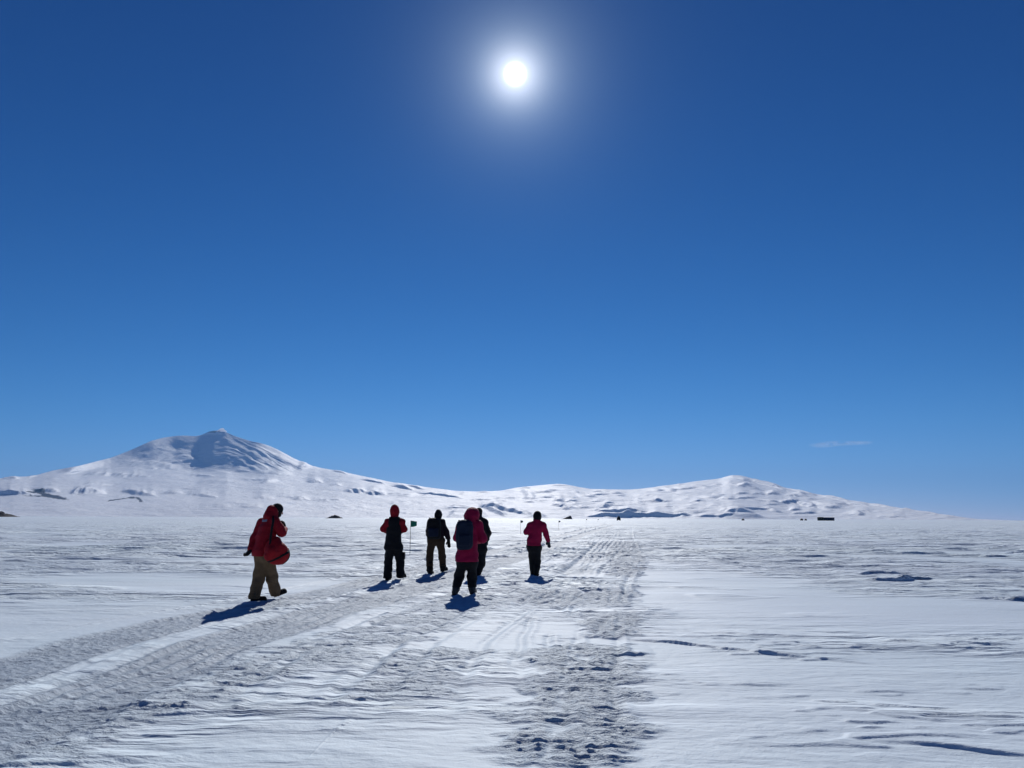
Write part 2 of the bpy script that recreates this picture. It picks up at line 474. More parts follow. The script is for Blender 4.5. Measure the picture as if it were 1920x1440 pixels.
vv = np.linspace(0, 1, ny)[:, None]
PXg = PX[None, :] + 0 * vv
PYg = base[None, :] + (top - base)[None, :] * vv
D = ray(PXg, PYg)
hor = np.hypot(D[..., 0], D[..., 1]); T = D[..., 2] / hor
UX, UY = D[..., 0] / hor, D[..., 1] / hor
wx = PXg + 7 * noise(PXg / 26, PYg / 9, 3) + 3 * noise(PXg / 9, PYg / 4, 4)
wy = PYg + 2.5 * noise(PXg / 30, PYg / 8, 8) + 1.2 * noise(PXg / 10, PYg / 4, 9)
S = 0.11 + 0.04 * fbm(PXg / 60, PYg / 6, 15, 4)


BLOBS = []


def blob(cx, cy, ax, ay, s, rot=0.0):
    BLOBS.append((cx, cy, ax, ay, s, rot))


def erebus():
    global S
    m = sst(893, 870, wy - 0.03 * (PXg - 400)) * sst(60, 200, PXg) * sst(640, 520, PXg)
    S = S * (1 - m) + 0.47 * m


erebus()
for p in [(403, 813, 20, 2.4, .5), (378, 892, 20, 2, .45), (345, 866, 26, 2, .4, -.1), (300, 878, 24, 2, .4), (455, 884, 14, 1.6, .5),
          (20, 897, 14, 2.5, .6), (60, 888, 6, 2, .6), (250, 893, 30, 2.5, .3), (200, 890, 40, 3, .28),
          (25, 926, 34, 4, .7), (90, 921, 20, 3, .6), (166, 923, 30, 5.5, .75), (262, 925, 30, 4.5, .75, .15), (185, 909, 26, 2, .5), (380, 928, 26, 4.8, .75, .1), (325, 925, 16, 2.5, .6), (290, 920, 20, 2, .5),
          (495, 933, 17, 4, .6), (545, 933, 22, 3, .55, .1), (565, 936, 15, 3, .6), (440, 930, 26, 1.8, .5), (570, 876, 9, 3, .7, -.3), (525, 888, 20, 2, .5), (505, 903, 14, 3, .55, -.2), (590, 903, 13, 3.5, .5), (480, 900, 28, 2, .4),
          (415, 949, 14, 2, .4), (440, 943, 10, 1.5, .45), (470, 950, 20, 3.5, .3), (600, 938, 16, 1.8, .4), (630, 938, 12, 1.4, .4),
          (667, 921.5, 19, 4.2, .8), (705, 925, 17, 4.2, .8), (755, 914, 18, 3.2, .65, .2), (700, 903, 20, 2.2, .4, .2), (638, 885, 12, 2, .5, .3), (780, 914, 14, 2, .6, .2), (825, 928, 42, 2.6, .7, .12), (903, 936.5, 19, 2.6, .65),
          (565, 937, 10, 2, .6), (630, 910, 9, 1.6, .4), (905, 921, 10, 1.4, .5),
          (945, 955, 40, 6.2, .85, .16), (925, 957, 24, 5, .8, .4), (990, 961, 16, 3, .7, .3), (852, 953, 18, 1.8, .5), (1048, 948, 12, 4.2, .8, .2), (1022, 932, 15, 2.4, .6), (1047, 938, 9, 3.5, .6), (1072, 939, 12, 2, .6), (992, 942, 8, 2, .45),
          (1045, 910, 20, 1.6, .45), (1125, 927, 15, 2, .6), (1135, 953, 15, 4.2, .65, -.3), (1142, 944, 8, 2, .6), (1160, 949, 10, 1.6, .5), (1195, 965.5, 88, 6.5, .9), (1165, 962, 44, 4.5, .85),
          (1118, 940, 13, 1.6, .5), (1163, 929, 8, 1.4, .5), (1215, 929, 26, 2, .6, .05), (1240, 940, 18, 2.2, .55), (1280, 925, 12, 1.4, .4), (1308, 940, 11, 2.4, .6), (1280, 937, 10, 1.4, .4), (1362, 936, 15, 3, .6), (1340, 949, 12, 1.6, .5), (1338, 968, 36, 2.6, .6), (1382, 958, 30, 4.2, .7, .05), (1420, 955, 24, 2.6, .6, -.05),
          (1390, 926, 14, 2.6, .5), (1400, 934, 20, 2.4, .55), (1370, 907, 12, 1.8, .4), (1395, 911, 13, 2.4, .5), (1448, 926, 12, 4, .6), (1420, 926, 12, 2, .5), (1480, 941, 17, 5, .75), (1494, 930, 20, 2.6, .65), (1510, 946, 18, 4, .75, .3), (1476, 919, 12, 2, .6), (1490, 955, 10, 3.5, .65), (1498, 963, 14, 2.2, .6), (1518, 962, 12, 3, .4),
          (1436, 901, 26, 4.5, .65, .35), (1373, 894, 7, 2, .6), (1500, 918, 20, 1.8, .5, .2), (1568, 934, 22, 2.6, .7, .15), (1608, 946, 18, 2.6, .65, .1), (1650, 948, 16, 1.6, .5, .1), (1618, 960, 14, 2.4, .6), (1672, 968.5, 24, 2, .65), (1740, 962, 16, 1.2, .5), (1780, 970, 12, 1, .5), (1560, 953, 16, 1.6, .4), (1520, 936, 10, 1.5, .5),
          (1600, 966, 20, 1.2, .4), (1250, 950, 20, 1.6, .4), (1290, 953, 14, 1.6, .4), (1450, 945, 16, 1.8, .4)]:
    blob(*p[:5], rot=(p[5] if len(p) > 5 else 0.0))
# long smooth snow apron at the foot, on the left
ap = sst(930, 938, PYg + .02 * PXg) * sst(760, 420, PXg)
S = S * (1 - ap) + (0.075 + .05 * sst(25, 0, np.abs(PYg - 960 + 30 * np.exp(-(PXg + 20) / 60)))) * ap
S = np.maximum(S, T * 1.0 + 0.032)
dT = np.diff(T, axis=0)


def blur1(a, n, ax):
    k = np.hanning(2 * n + 3)[1:-1]; k /= k.sum()
    pad = [(0, 0), (0, 0)]; pad[ax] = (n, n)
    p = np.pad(a, pad, mode='edge')
    return np.apply_along_axis(lambda q: np.convolve(q, k, mode='valid'), ax, p)


Sm = .5 * (S[1:] + S[:-1]); Tm = .5 * (T[1:] + T[:-1])
lnr = np.vstack([np.zeros((1, nx)), np.cumsum(dT / (Sm - Tm), axis=0)])
base_lnr = blur1(blur1(lnr, 60, 1), 20, 1)
SE = S.copy()
for (cx, cy, ax, ay, sl, rot) in ((347, 828, 40, 18, .62, -.05), (388, 858, 26, 12, .52, .3), (440, 866, 26, 12, .5, .7), (280, 844, 50, 13, .8, -.36), (195, 868, 80, 9, .6, -.25),
                                  (330, 862, 60, 8, .45, -.15), (470, 876, 24, 9, .5, .5), (520, 858, 30, 5, .5, .55), (495, 850, 30, 4, .5, .55)):
    c_, s_ = math.cos(rot), math.sin(rot)
    u_ = (wx - cx) * c_ + (wy - cy) * s_; v_ = -(wx - cx) * s_ + (wy - cy) * c_
    m_ = sst(1.1, .3, np.hypot(u_ / ax, v_ / ay)); SE = SE * (1 - m_) + sl * m_
SEm = .5 * (SE[1:] + SE[:-1])
lE = np.vstack([np.zeros((1, nx)), np.cumsum(dT / (SEm - Tm), axis=0)])
lnr = base_lnr + blur1(blur1(lE - lnr, 11, 1), 9, 0)
lnr = np.maximum.accumulate(lnr + np.arange(ny)[:, None] * 1e-7, axis=0)
r0 = 17000.0 + 1500 * noise(PX / 260, PX * 0, 91)
Rm = r0[None, :] * np.exp(lnr)
DZ = np.zeros_like(Rm)
for (cx, cy, ax, ay, sl, rot) in BLOBS:
    c0, c1 = np.searchsorted(PX, [cx - ax * 1.1, cx + ax * 1.1])
    for c in range(c0, min(c1, nx)):
        u = (PX[c] - cx) / (ax * 1.1)
        yc = cy + 0.55 * ay + math.sin(rot) * (PX[c] - cx) + .25 * ay * float(noise(PX[c] / (ax * .35), cy, 55))
        yc = max(yc, PYg[-1, c] + 1.2 * ay)
        rc = np.interp(-yc, -PYg[:, c], Rm[:, c])
        A = (1.4 if cx > 820 else 1.75) * ay * rc / F * (1 - u * u) ** .7 * (1 + .3 * float(noise(PX[c] / (ax * .2), cy, 56)))
        A = max(A, 0.0) + 1e-3
        if PX[c] < 560 and cy < 880:
            A *= .62
        A = min(A, max(0.0, (yc - .55 * ay - PYg[-1, c]) * 1.3 * rc / F) + (25 if cx > 600 else 8))
        x = (Rm[:, c] - rc)
        ln = A * 1.5 / (0.35 + .7 * sl)
        prof = sst(-.5 * ln, .5 * ln, x) * np.exp(-np.clip(x - .5 * ln, 0, None) / (9 * A + 300))
        DZ[:, c] += A * prof
# relief everywhere: drifts, gullies, small knolls
WX, WY = UX * Rm, UY * Rm
env = sst(0, 500, Rm - r0[None, :]) * sst(0.0, 2.5, PYg - top[None, :] + .6)
hs_ = sst(885, 905, PYg) * sst(640, 900, PXg) + .35
env = env * (1 - .75 * sst(800, 620, PXg) * sst(24, 2, PYg - top[None, :]))
DZ += env * (20 * fbm(WX / 1300, WY / 900, 201, 5, .52) + 42 * sst(.25, .7, fbm(WX / 900 + 3, WY / 2200, 205, 3)) * hs_)
er = sst(893, 872, PYg) * sst(150, 260, PXg) * sst(620, 540, PXg)
DZ += er * env * 60 * fbm(WX / 900, WY / 1500, 211, 5, .55)
fl = sst(395, 440, PXg - 0.9 * (PYg - 830)) * sst(610, 570, PXg) * sst(886, 872, PYg) * env
DZ += fl * (58 * noise((PXg - 1.9 * PYg) / 13, (PYg + .4 * PXg) / 60, 31) + 35 * noise((PXg - 1.9 * PYg) / 5, (PYg + .4 * PXg) / 30, 32))
DZ *= 1 - .6 * ap
DZ = blur1(blur1(DZ, 2, 1), 3, 0)
MX, MY, MZ = WX, WY - 0.35 * DZ, CAMH + T * Rm + DZ
# rear side, running down behind the crest
back = []
for k in range(1, 13):
    q = k / 12.0
    back.append(np.stack([UX[-1] * Rm[-1] * (1 + .25 * q), UY[-1] * Rm[-1] * (1 + .25 * q), np.maximum(MZ[-1], 0) * (1 - q) ** 1.3 - 3 * q], -1))
MV = np.concatenate([np.stack([MX, MY, MZ], -1), np.stack(back, 0)], 0)
foot = MV[:1].copy(); foot[..., 2] -= 30
MV = np.concatenate([foot, MV], 0)
rock = np.zeros((ny, nx))
for (cx, cy, ax, ay, rot) in [(80, 925, 20, 3.6, .35), (104, 932, 22, 3.0, .2), (60, 924, 12, 1.3, -.1), (70, 930, 22, 1.2, .0), (247, 933, 7, 2.0, .0), (261, 936.5, 7, 2.4, .6), (225, 936, 22, .9, -.15), (398, 812, 16, 1.4, .0)]:
    c, sn = math.cos(rot), math.sin(rot)
    ru = PXg + 3 * noise(PXg / 6, PYg / 3, 81) - cx; rv = PYg + 1.1 * noise(PXg / 7, PYg / 2, 82) - cy
    d = np.hypot((ru * c + rv * sn) / ax, (-ru * sn + rv * c) / ay)
    rock = np.maximum(rock, sst(1.25, .85, d))
rk = np.zeros(MV.shape[:2]); rk[1:ny + 1] = rock
mm, t, b = new_mat('mountain_snow', 0.6, (0.85, 0.88, 0.93), 0.08)
tc = nd(t, 'ShaderNodeTexCoord')
ra = nd(t, 'ShaderNodeAttribute', attribute_name='rock')
nz = tnoise(t, mapped(t, tc, (0.004, 0.004, 0.01)), 1.0, 6, .65)
nr_ = ramp(t, nz.outputs[0], .35, .6)
cc = mixc(t, nr_.outputs[0], (0.80, .84, .90), (0.90, .925, .96))
rn = tnoise(t, mapped(t, tc, (0.02, 0.02, 0.02)), 1.0, 4, .6)
rc = mixc(t, rn.outputs[0], (.01, .01, .013), (.04, .038, .04))
t.links.new(mixc(t, ra.outputs['Fac'], cc, rc), b.inputs['Base Color'])
bp = nd(t, 'ShaderNodeBump', i_Strength=1.0, i_Distance=45.0)
t.links.new(nz.outputs[0], bp.inputs['Height']); t.links.new(bp.outputs[0], b.inputs['Normal'])
mt = mesh_np('mountains', MV.reshape(-1, 3), grid_quads(MV.shape[0], nx), [mm], {'rock': rk})
tag(mt, kind='structure')

# ------------------------------------------------------------------ air
def box_mesh(name, lo, hi, mat):
    v = [(x, y, z) for x in (lo[0], hi[0]) for y in (lo[1], hi[1]) for z in (lo[2], hi[2])]
    f = [(0, 1, 3, 2), (4, 6, 7, 5), (0, 4, 5, 1), (2, 3, 7, 6), (0, 2, 6, 4), (1, 5, 7, 3)]
    return mesh_np(name, v, f, [mat], smooth=False)


hz = bpy.data.materials.new('air'); hz.use_nodes = True
ht = hz.node_tree; ht.nodes.clear()
hv = nd(ht, 'ShaderNodeVolumePrincipled', i_Color=(0.24, 0.52, 1.0, 1), i_Density=1.3e-5, i_Anisotropy=0.2)
ho = nd(ht, 'ShaderNodeOutputMaterial'); ht.links.new(hv.outputs[0], ho.inputs['Volume'])
print('max z', MV[..., 2].max(), 'max y', MV[..., 1].max(), np.abs(MV[..., 0]).max())
haze = box_mesh('haze', (-75000, -75000, -31.0), (75000, 75000, max(4200.0, float(MV[..., 2].max()) + 420)), hz)
tag(haze, kind='stuff')
#PEOPLE-BEGIN
# ------------------------------------------------------------------ shapes grown from smooth unions
class Field:
    def __init__(self, lo, hi, vox):
        self.lo = np.array(lo, float); self.vox = vox
        n = np.ceil((np.array(hi) - self.lo) / vox).astype(int) + 1
        self.ax = [self.lo[i] + vox * np.arange(n[i]) for i in range(3)]
        self.F = np.full(n, 1.0, np.float32)

    def region(self, lo, hi):
        sl = []
        for i in range(3):
            a = int(np.clip(np.floor((lo[i] - self.lo[i]) / self.vox), 0, self.F.shape[i]))
            b = int(np.clip(np.ceil((hi[i] - self.lo[i]) / self.vox) + 1, 0, self.F.shape[i]))
            sl.append(slice(a, b))
        P = np.meshgrid(*[self.ax[i][sl[i]] for i in range(3)], indexing='ij')
        return tuple(sl), np.stack(P, -1)

    def put(self, sl, d, k):
        f = self.F[sl]
        if k > 0:
            h = np.clip(k - np.abs(f - d), 0, None) / k
            self.F[sl] = np.minimum(f, d) - h * h * k * .25
        else:
            self.F[sl] = np.minimum(f, d)

    def cone(self, a, b, ra, rb, k=.03, squash=None):
        a = np.array(a, float); b = np.array(b, float); m = max(ra, rb) + k + .02
        sl, P = self.region(np.minimum(a, b) - m, np.maximum(a, b) + m)
        if P.size == 0:
            return
        ba = b - a
        h = np.clip(((P - a) @ ba) / max(ba @ ba, 1e-9), 0, 1)
        self.put(sl, np.linalg.norm(P - a - h[..., None] * ba, axis=-1) - (ra + (rb - ra) * h), k)

    def chain(self, pts, rs, k=.03):
        for i in range(len(pts) - 1):
            self.cone(pts[i], pts[i + 1], rs[i], rs[i + 1], k)

    def ell(self, c, r, k=.03, M=None, cut=False):
        c = np.array(c, float); r = np.array(r, float); m = r.max() + k + .02
        sl, P = self.region(c - m, c + m)
        if P.size == 0:
            return
        q = P - c
        if M is not None:
            q = q @ M            # columns of M are the local axes
        k0 = np.linalg.norm(q / r, axis=-1); k1 = np.linalg.norm(q / r ** 2, axis=-1) + 1e-9
        d = k0 * (k0 - 1) / k1
        if cut:
            self.F[sl] = np.maximum(self.F[sl], -d)
        else:
            self.put(sl, d, k)

    def rbox(self, c, half, rad, k=.0, M=None):
        c = np.array(c, float); half = np.array(half, float); m = np.linalg.norm(half) + rad + k
        sl, P = self.region(c - m, c + m)
        if P.size == 0:
            return
        q = P - c
        if M is not None:
            q = q @ M
        q = np.abs(q) - (half - rad)
        d = np.linalg.norm(np.maximum(q, 0), axis=-1) + np.minimum(q.max(-1), 0) - rad
        self.put(sl, d, k)

    def loft(self, secs, right, fwd, k=.03, pw=2.4):
        """secs: (centre xyz, half width, half depth), bottom to top"""
        cs = np.array([s[0] for s in secs], float); A = np.array([s[1] for s in secs]); B = np.array([s[2] for s in secs])
        m = max(A.max(), B.max()) + .05
        sl, P = self.region(cs.min(0) - m, cs.max(0) + [m, m, .04])
        z = P[..., 2]
        cx = np.interp(z, cs[:, 2], cs[:, 0]); cy = np.interp(z, cs[:, 2], cs[:, 1])
        a = np.interp(z, cs[:, 2], A); b = np.interp(z, cs[:, 2], B)
        dx, dy = P[..., 0] - cx, P[..., 1] - cy
        u = (dx * right[0] + dy * right[1]) / a; v = (dx * fwd[0] + dy * fwd[1]) / b
        d = ((np.abs(u) ** pw + np.abs(v) ** pw) ** (1 / pw) - 1) * np.minimum(a, b)
        d = np.maximum(d, np.maximum(cs[0, 2] - z, z - cs[-1, 2]))
        self.put(sl, d, k)

    def cutbelow(self, z):
        self.F = np.maximum(self.F, (z - self.ax[2]).astype(np.float32)[None, None, :])

    def folds(self, amp, seed=0, kz=38.0, kx=16.0):
        r = np.random.RandomState(seed)
        X, Y, Z = np.meshgrid(*self.ax, indexing='ij', sparse=True)
        w = 0
        for i in range(5):
            p = r.rand(6) * 6.28
            wob = np.sin(kx * .6 * X + p[0]) + np.sin(kx * .5 * Y + p[1])
            w = w + np.sin(kz * (.5 + .25 * i) * Z + (r.rand() - .5) * kx * 2 * X + (r.rand() - .5) * kx * 2 * Y + 1.3 * wob + p[2]) * (.8 / (1 + .4 * i))
        self.F = self.F + (amp * .5 * w).astype(np.float32)

    def mesh(self):
        F_ = self.F; ins = F_ < 0
        n = np.array(F_.shape) - 1
        cnt = np.zeros(n, np.float32); acc = np.zeros((*n, 3), np.float32)
        rngs = [slice(0, -1), slice(1, None)]
        for ax in range(3):
            o = [i for i in range(3) if i != ax]
            for da in (0, 1):
                for db in (0, 1):
                    s0 = [None] * 3; s1 = [None] * 3
                    s0[ax], s1[ax] = rngs[0], rngs[1]
                    s0[o[0]] = s1[o[0]] = rngs[da]; s0[o[1]] = s1[o[1]] = rngs[db]
                    f0, f1 = F_[tuple(s0)], F_[tuple(s1)]
                    x = (f0 < 0) != (f1 < 0)
                    t_ = np.where(x, f0 / np.where(x, f0 - f1, 1), 0)
                    cnt += x
                    acc[..., ax] += t_ * x
                    acc[..., o[0]] += da * x; acc[..., o[1]] += db * x
        act = cnt > 0
        idx = -np.ones(n, np.int64); idx[act] = np.arange(act.sum())
        ii = np.stack(np.nonzero(act), -1)
        V_ = self.lo + (ii + acc[act] / cnt[act][:, None]) * self.vox
        quads = []
        for ax in range(3):
            o = [(ax + 1) % 3, (ax + 2) % 3]
            a = ins; s0 = [slice(None)] * 3; s1 = [slice(None)] * 3
            s0[ax], s1[ax] = rngs
            ch = a[tuple(s0)] != a[tuple(s1)]
            e = np.stack(np.nonzero(ch), -1)
            e = e[(e[:, o[0]] > 0) & (e[:, o[1]] > 0) & (e[:, o[0]] < n[o[0]]) & (e[:, o[1]] < n[o[1]])]
            if not len(e):
                continue

            def cid(d0, d1):
                q = e.copy(); q[:, o[0]] -= d0; q[:, o[1]] -= d1
                return idx[q[:, 0], q[:, 1], q[:, 2]]
            q = np.stack([cid(1, 1), cid(0, 1), cid(0, 0), cid(1, 0)], -1)
            fl = ~a[e[:, 0], e[:, 1], e[:, 2]]
            q[fl] = q[fl][:, ::-1]
            quads.append(q)
        Q_ = np.concatenate(quads)
        return V_, Q_[(Q_ >= 0).all(1)]


def unit(v):
    v = np.array(v, float); return v / (np.linalg.norm(v) + 1e-9)


def cloth(name, col, rough=.75, bump=.002, scale=60, spec=.25, var=.15):
    m, t, b = new_mat(name, rough, col, spec)
    tc = nd(t, 'ShaderNodeTexCoord')
    n1 = tnoise(t, mapped(t, tc, (5, 5, 5)), 1.0, 4, .6)
    lo = tuple(c * (1 - var) for c in col); hi = tuple(c * (1 + var) for c in col)
    t.links.new(mixc(t, ramp(t, n1.outputs[0], .35, .65).outputs[0], lo, hi), b.inputs['Base Color'])
    n2 = tnoise(t, mapped(t, tc, (scale, scale, scale)), 1.0, 3, .6)
    bp = nd(t, 'ShaderNodeBump', i_Strength=.8, i_Distance=bump)
    n3 = tnoise(t, mapped(t, tc, (9, 9, 16)), 1.0, 3, .55, 1.2)
    rd = math_n(t, 'ABSOLUTE', math_n(t, 'SUBTRACT', n3.outputs[0], .5), 0.0)
    hgt = math_n(t, 'ADD', math_n(t, 'MULTIPLY', n2.outputs[0], 1.0), math_n(t, 'MULTIPLY', rd, -22.0 * .002 / max(bump, .002) if scale > 10 else 0.0))
    t.links.new(hgt, bp.inputs['Height']); t.links.new(bp.outputs[0], b.inputs['Normal'])
    return m


M_RED = cloth('red_nylon', (0.28, 0.004, 0.013)); M_RED2 = cloth('bright_red_nylon', (0.34, 0.007, 0.012))
M_CRIM = cloth('crimson_nylon', (0.32, 0.003, 0.045))
M_BLACK = cloth('black_fabric', (0.005, 0.005, 0.007)); M_NAVY = cloth('navy_fabric', (0.006, 0.012, 0.032))
M_MAR = cloth('dark_maroon_fabric', (0.018, 0.006, 0.014)); M_TAN = cloth('tan_canvas', (0.16, 0.10, 0.052), .9)
M_BROWN = cloth('brown_canvas', (0.05, 0.029, 0.018), .9); M_SKIN = cloth('skin', (0.45, 0.27, 0.2), .6, .0005, 200)
M_GREY = cloth('grey_rubber', (0.03, 0.034, 0.042), .7); M_SILV = cloth('reflective_tape', (0.17, 0.2, 0.26), .5)
M_HAIR = cloth('knit_black', (0.012, 0.012, 0.014), .95, .004, 120)


def ground_z(x, y):
    hgt = snow(np.array([float(x)]), np.array([float(y)]), np.array([.02]))[0][0]
    return float(hgt)


class Fig:
    """a walking figure; every joint is a point of the photograph plus a depth, turned into metres"""

    def __init__(self, foot_py, foot_px, label, yaw=0.0, sink=0.0):
        self.x0, self.y0 = [float(v) for v in gpt(foot_px, foot_py)]
        self.gz = ground_z(self.x0, self.y0)
        self.o = np.array([self.x0, self.y0, self.gz])
        self.label = label
        self.right = np.array([math.cos(yaw), -math.sin(yaw), 0]); self.fwd = np.array([math.sin(yaw), math.cos(yaw), 0])
        self.m = self.y0 / F / math.cos(PITCH) * .985
        self.parts = []

    def J(self, px, py, dy=0.0):
        d = ray(px, py); k = (self.y0 + dy) / d[1]
        p = np.array([0, 0, CAMH]) + d * k
        return p - np.array([self.x0, self.y0, 0])       # height measured from z = 0

    def field(self, pts, vox, mg=.2):
        pts = np.array(pts); return Field(pts.min(0) - mg, pts.max(0) + mg, vox)

    def emit(self, name, f, mat, parent=None, dz=0.0):
        V_, Q_ = f.mesh()
        V_ = V_ - np.array([0, 0, 0])
        o = mesh_np(name, V_, Q_, [mat], parent=parent)
        return o

    def place(self, o):
        o.location = (self.x0, self.y0, 0.0)


def hand(f, w, d, up, size=1.0, grow=0.0, curl=.5, k=.008, thumb=1):
    """palm, four bent fingers of different length, a thumb on the side"""
    d = unit(d); s = unit(np.cross(d, up)); n = unit(np.cross(s, d))
    g = grow
    pc = w + d * .05 * size
    f.cone(w, w + d * .02, .026 + g, .028 + g, k * 2)
    for q in (-1.1, -.35, .4, 1.15):
        f.cone(w + d * .02 + s * q * .014, w + d * .085 * size + s * q * .02, .016 + g, .0125 + g, k * 1.6)
    for q, ln in ((-1.5, .85), (-.5, 1.0), (.5, 1.08), (1.5, .95)):
        a = w + d * .088 * size + s * q * .0185
        c1 = curl * .6; c2 = curl * 1.5
        b_ = a + (d * math.cos(c1) - n * math.sin(c1)) * .038 * ln * size
        c_ = b_ + (d * math.cos(c2) - n * math.sin(c2)) * .036 * ln * size
        f.chain([a, b_, c_], [.0095 + g, .0088 + g, .0075 + g], k * .5)
    t0 = w + d * .025 - s * thumb * .03 * -1
    t1 = t0 + unit(d * .7 + s * thumb * .7 - n * .3) * .038; t2 = t1 + unit(d * .95 + s * thumb * .2 - n * .3) * .032
    f.chain([t0, t1, t2], [.0135 + g, .0115 + g, .0095 + g], k)


def head(f, c, look, tilt=0.0, k=.02):
    """c is the middle of the head; look is where the face points"""
    fw = unit(look); rt = unit(np.cross(fw, (0, 0, 1))); up = np.cross(rt, fw)
    M = np.stack([rt, fw, up], -1)
    P = lambda x, y, z: c + rt * x + fw * y + up * z
    f.ell(P(0, -.012, .025), (.076, .095, .088), k, M)
    f.ell(P(0, .022, -.04), (.056, .066, .072), k, M)
    f.ell(P(0, .055, -.088), (.026, .022, .02), k, M)      # chin
    f.cone(P(0, .088, .012), P(0, .106, -.028), .009, .014, .01)   # nose
    f.cone(P(-.035, .078, .03), P(.035, .078, .03), .011, .011, .012)  # brow
    f.cone(P(-.02, .086, -.058), P(.02, .086, -.058), .008, .008, .008)  # lips
    for s in (-1, 1):
        f.ell(P(s * .078, -.005, -.005), (.01, .02, .032), .006, M)
        f.ell(P(s * .03, .088, .008), (.013, .012, .010), 0, M, cut=True)
        f.ell(P(s * .03, .078, .008), (.013, .012, .012), .002, M)
    return P, M


def make_person(fig, s):
    """s: pose and clothes"""
    J = fig.J
    pt = {k: J(*v) for k, v in s['j'].items()}
    # feet stand on the snow
    for sd_ in 'LR':
        fx = s['foot' + sd_]
        heel, toe = J(*fx[0]), J(*fx[1])
        pt['heel' + sd_], pt['toe' + sd_] = heel, toe
    R_, Fw = fig.right, fig.fwd
    allp = list(pt.values())
    # ---- body: one continuous surface
    f = fig.field(allp, .0085, .22)
    hc = pt['head']; look = unit(s['look'])
    f.cone(pt['neck'], hc + np.array([0, 0, -.03]), .062, .056, .03)
    f.cone(pt['pelvis'], pt['chest'] + Fw * .01, .105, .11, .04)
    f.cone(pt['chest'] - R_ * .06 + Fw * .01, pt['chest'] + R_ * .06 + Fw * .01, .10, .10, .04)
    f.cone(pt['shL'], pt['shR'], .06, .06, .06)
    f.cone(pt['chest'], pt['neck'], .09, .05, .04)
    f.cone(pt['hipL'], pt['hipR'], .10, .10, .05)
    for q in 'LR':
        f.chain([pt['sh' + q], pt['el' + q], pt['wr' + q]], [.055, .042, .028], .02)
        f.chain([pt['hip' + q], pt['kn' + q], pt['an' + q]], [.088, .058, .04], .03)
        tdir = unit(pt['toe' + q] - pt['heel' + q])
        hh_ = pt['heel' + q] + tdir * .055 + np.array([0, 0, .07]); tt_ = pt['toe' + q] - tdir * .06 + np.array([0, 0, .055])
        f.chain([pt['an' + q], hh_, tt_], [.036, .028, .024], .015)
        hand(f, pt['wr' + q], s['hand' + q], s.get('palm' + q, (0, 0, 1)) if abs(unit(s['hand' + q])[2]) < .8 else Fw, 1.0, 0, s.get('curl', .5), thumb=1 if q == 'L' else -1)
    head(f, hc, look)
    root = fig.emit('person', f, M_SKIN)
    fig.place(root)
    tag(root, fig.label, 'person', 'people walking away over the snow')
    # ---- trousers
    sec = lambda rows: [(J(px, py, dy), hw * fig.m, hd) for (px, py, hw, hd, dy) in sorted(rows, key=lambda r: -r[1])]
    lr = s.get('leg', (.125, .098, .092))
    f = fig.field([pt[k] for k in ('pelvis', 'hipL', 'hipR', 'knL', 'knR', 'anL', 'anR')] + ([pt['neck'], pt['shL'], pt['shR']] if 'bib' in s else []), .0105, .22)
    for q in 'LR':
        f.chain([pt['hip' + q], pt['kn' + q], pt['an' + q]], lr, .03)
        kd = unit(pt['kn' + q] - pt['hip' + q])
        f.cone(pt['kn' + q] + Fw * .03, pt['kn' + q] + Fw * .01 - np.array([0, 0, .05]), lr[1] * .95, lr[1] * .9, .03)
    f.cone(pt['hipL'], pt['hipR'], .13, .13, .06)
    f.cone(pt['pelvis'], pt['pelvis'] + np.array([0, 0, .08]), .13, .12, .05)
    if 'bib' in s:
        f.loft(sec(s['bib']), R_, Fw, .04)
    f.folds(.010, s['seed'] + 1, 34, 14)
    zcut = min(pt['anL'][2], pt['anR'][2]) + s.get('cuff', -.05)
    f.cutbelow(zcut)
    tr = fig.emit(s.get('trname', 'trousers'), f, s['trmat'], root)
    if s.get('trlab'):
        tr['label'] = s['trlab']
    if 'pocket' in s:
        p = J(*s['pocket']); f = fig.field([p], .008, .2)
        f.rbox(p, (.03, .085, .09), .018)
        fig.emit('cargo_pocket', f, s['trmat'], tr)
    # ---- boots
    for q in 'LR':
        f = fig.field([pt['an' + q], pt['heel' + q], pt['toe' + q], pt['an' + q] + np.array([0, 0, s.get('shaft', .12)])], .007, .13)
        h_, t_ = pt['heel' + q], pt['toe' + q]
        dr = unit(t_ - h_)
        top_ = pt['an' + q] + (pt['kn' + q] - pt['an' + q]) * s.get('shaftk', .2)
        f.chain([h_ + np.array([0, 0, .075]) + dr * .03, pt['an' + q], top_], [.058, s.get('bootr', .062), s.get('bootr', .062) * 1.08], .03)
        f.chain([h_ + np.array([0, 0, .055]) + dr * .03, t_ + np.array([0, 0, .05]) - dr * .04], [.05, .046], .03)
        f.cone(h_ + dr * .03 + np.array([0, 0, .03]), t_ - dr * .04 + np.array([0, 0, .03]), .05, .05, .02)
        f.folds(.004, s['seed'] + 7, 60, 20)
        up_ = unit(np.cross(np.cross(dr, (0, 0, 1)), dr)); pl = (h_ + up_ * .012)
        Xg_ = np.meshgrid(*f.ax, indexing='ij', sparse=True)
        dd = up_[0] * (Xg_[0] - pl[0]) + up_[1] * (Xg_[1] - pl[1]) + up_[2] * (Xg_[2] - pl[2])
        G = f.F.copy()
        f.F = np.maximum(G, (.018 - dd).astype(np.float32))
        bt = fig.emit('boot', f, s['bootmat'], root)
        f.F = np.maximum(np.maximum(G - .004, (dd - .017).astype(np.float32)), (-.012 - dd).astype(np.float32))
        fig.emit('sole', f, M_BLACK, bt)
    # ---- jacket
    f = fig.field([pt[k] for k in ('neck', 'shL', 'shR', 'elL', 'elR', 'wrL', 'wrR')] + [J(r[0], r[1], r[4]) for r in s['torso']], .0105, .2)
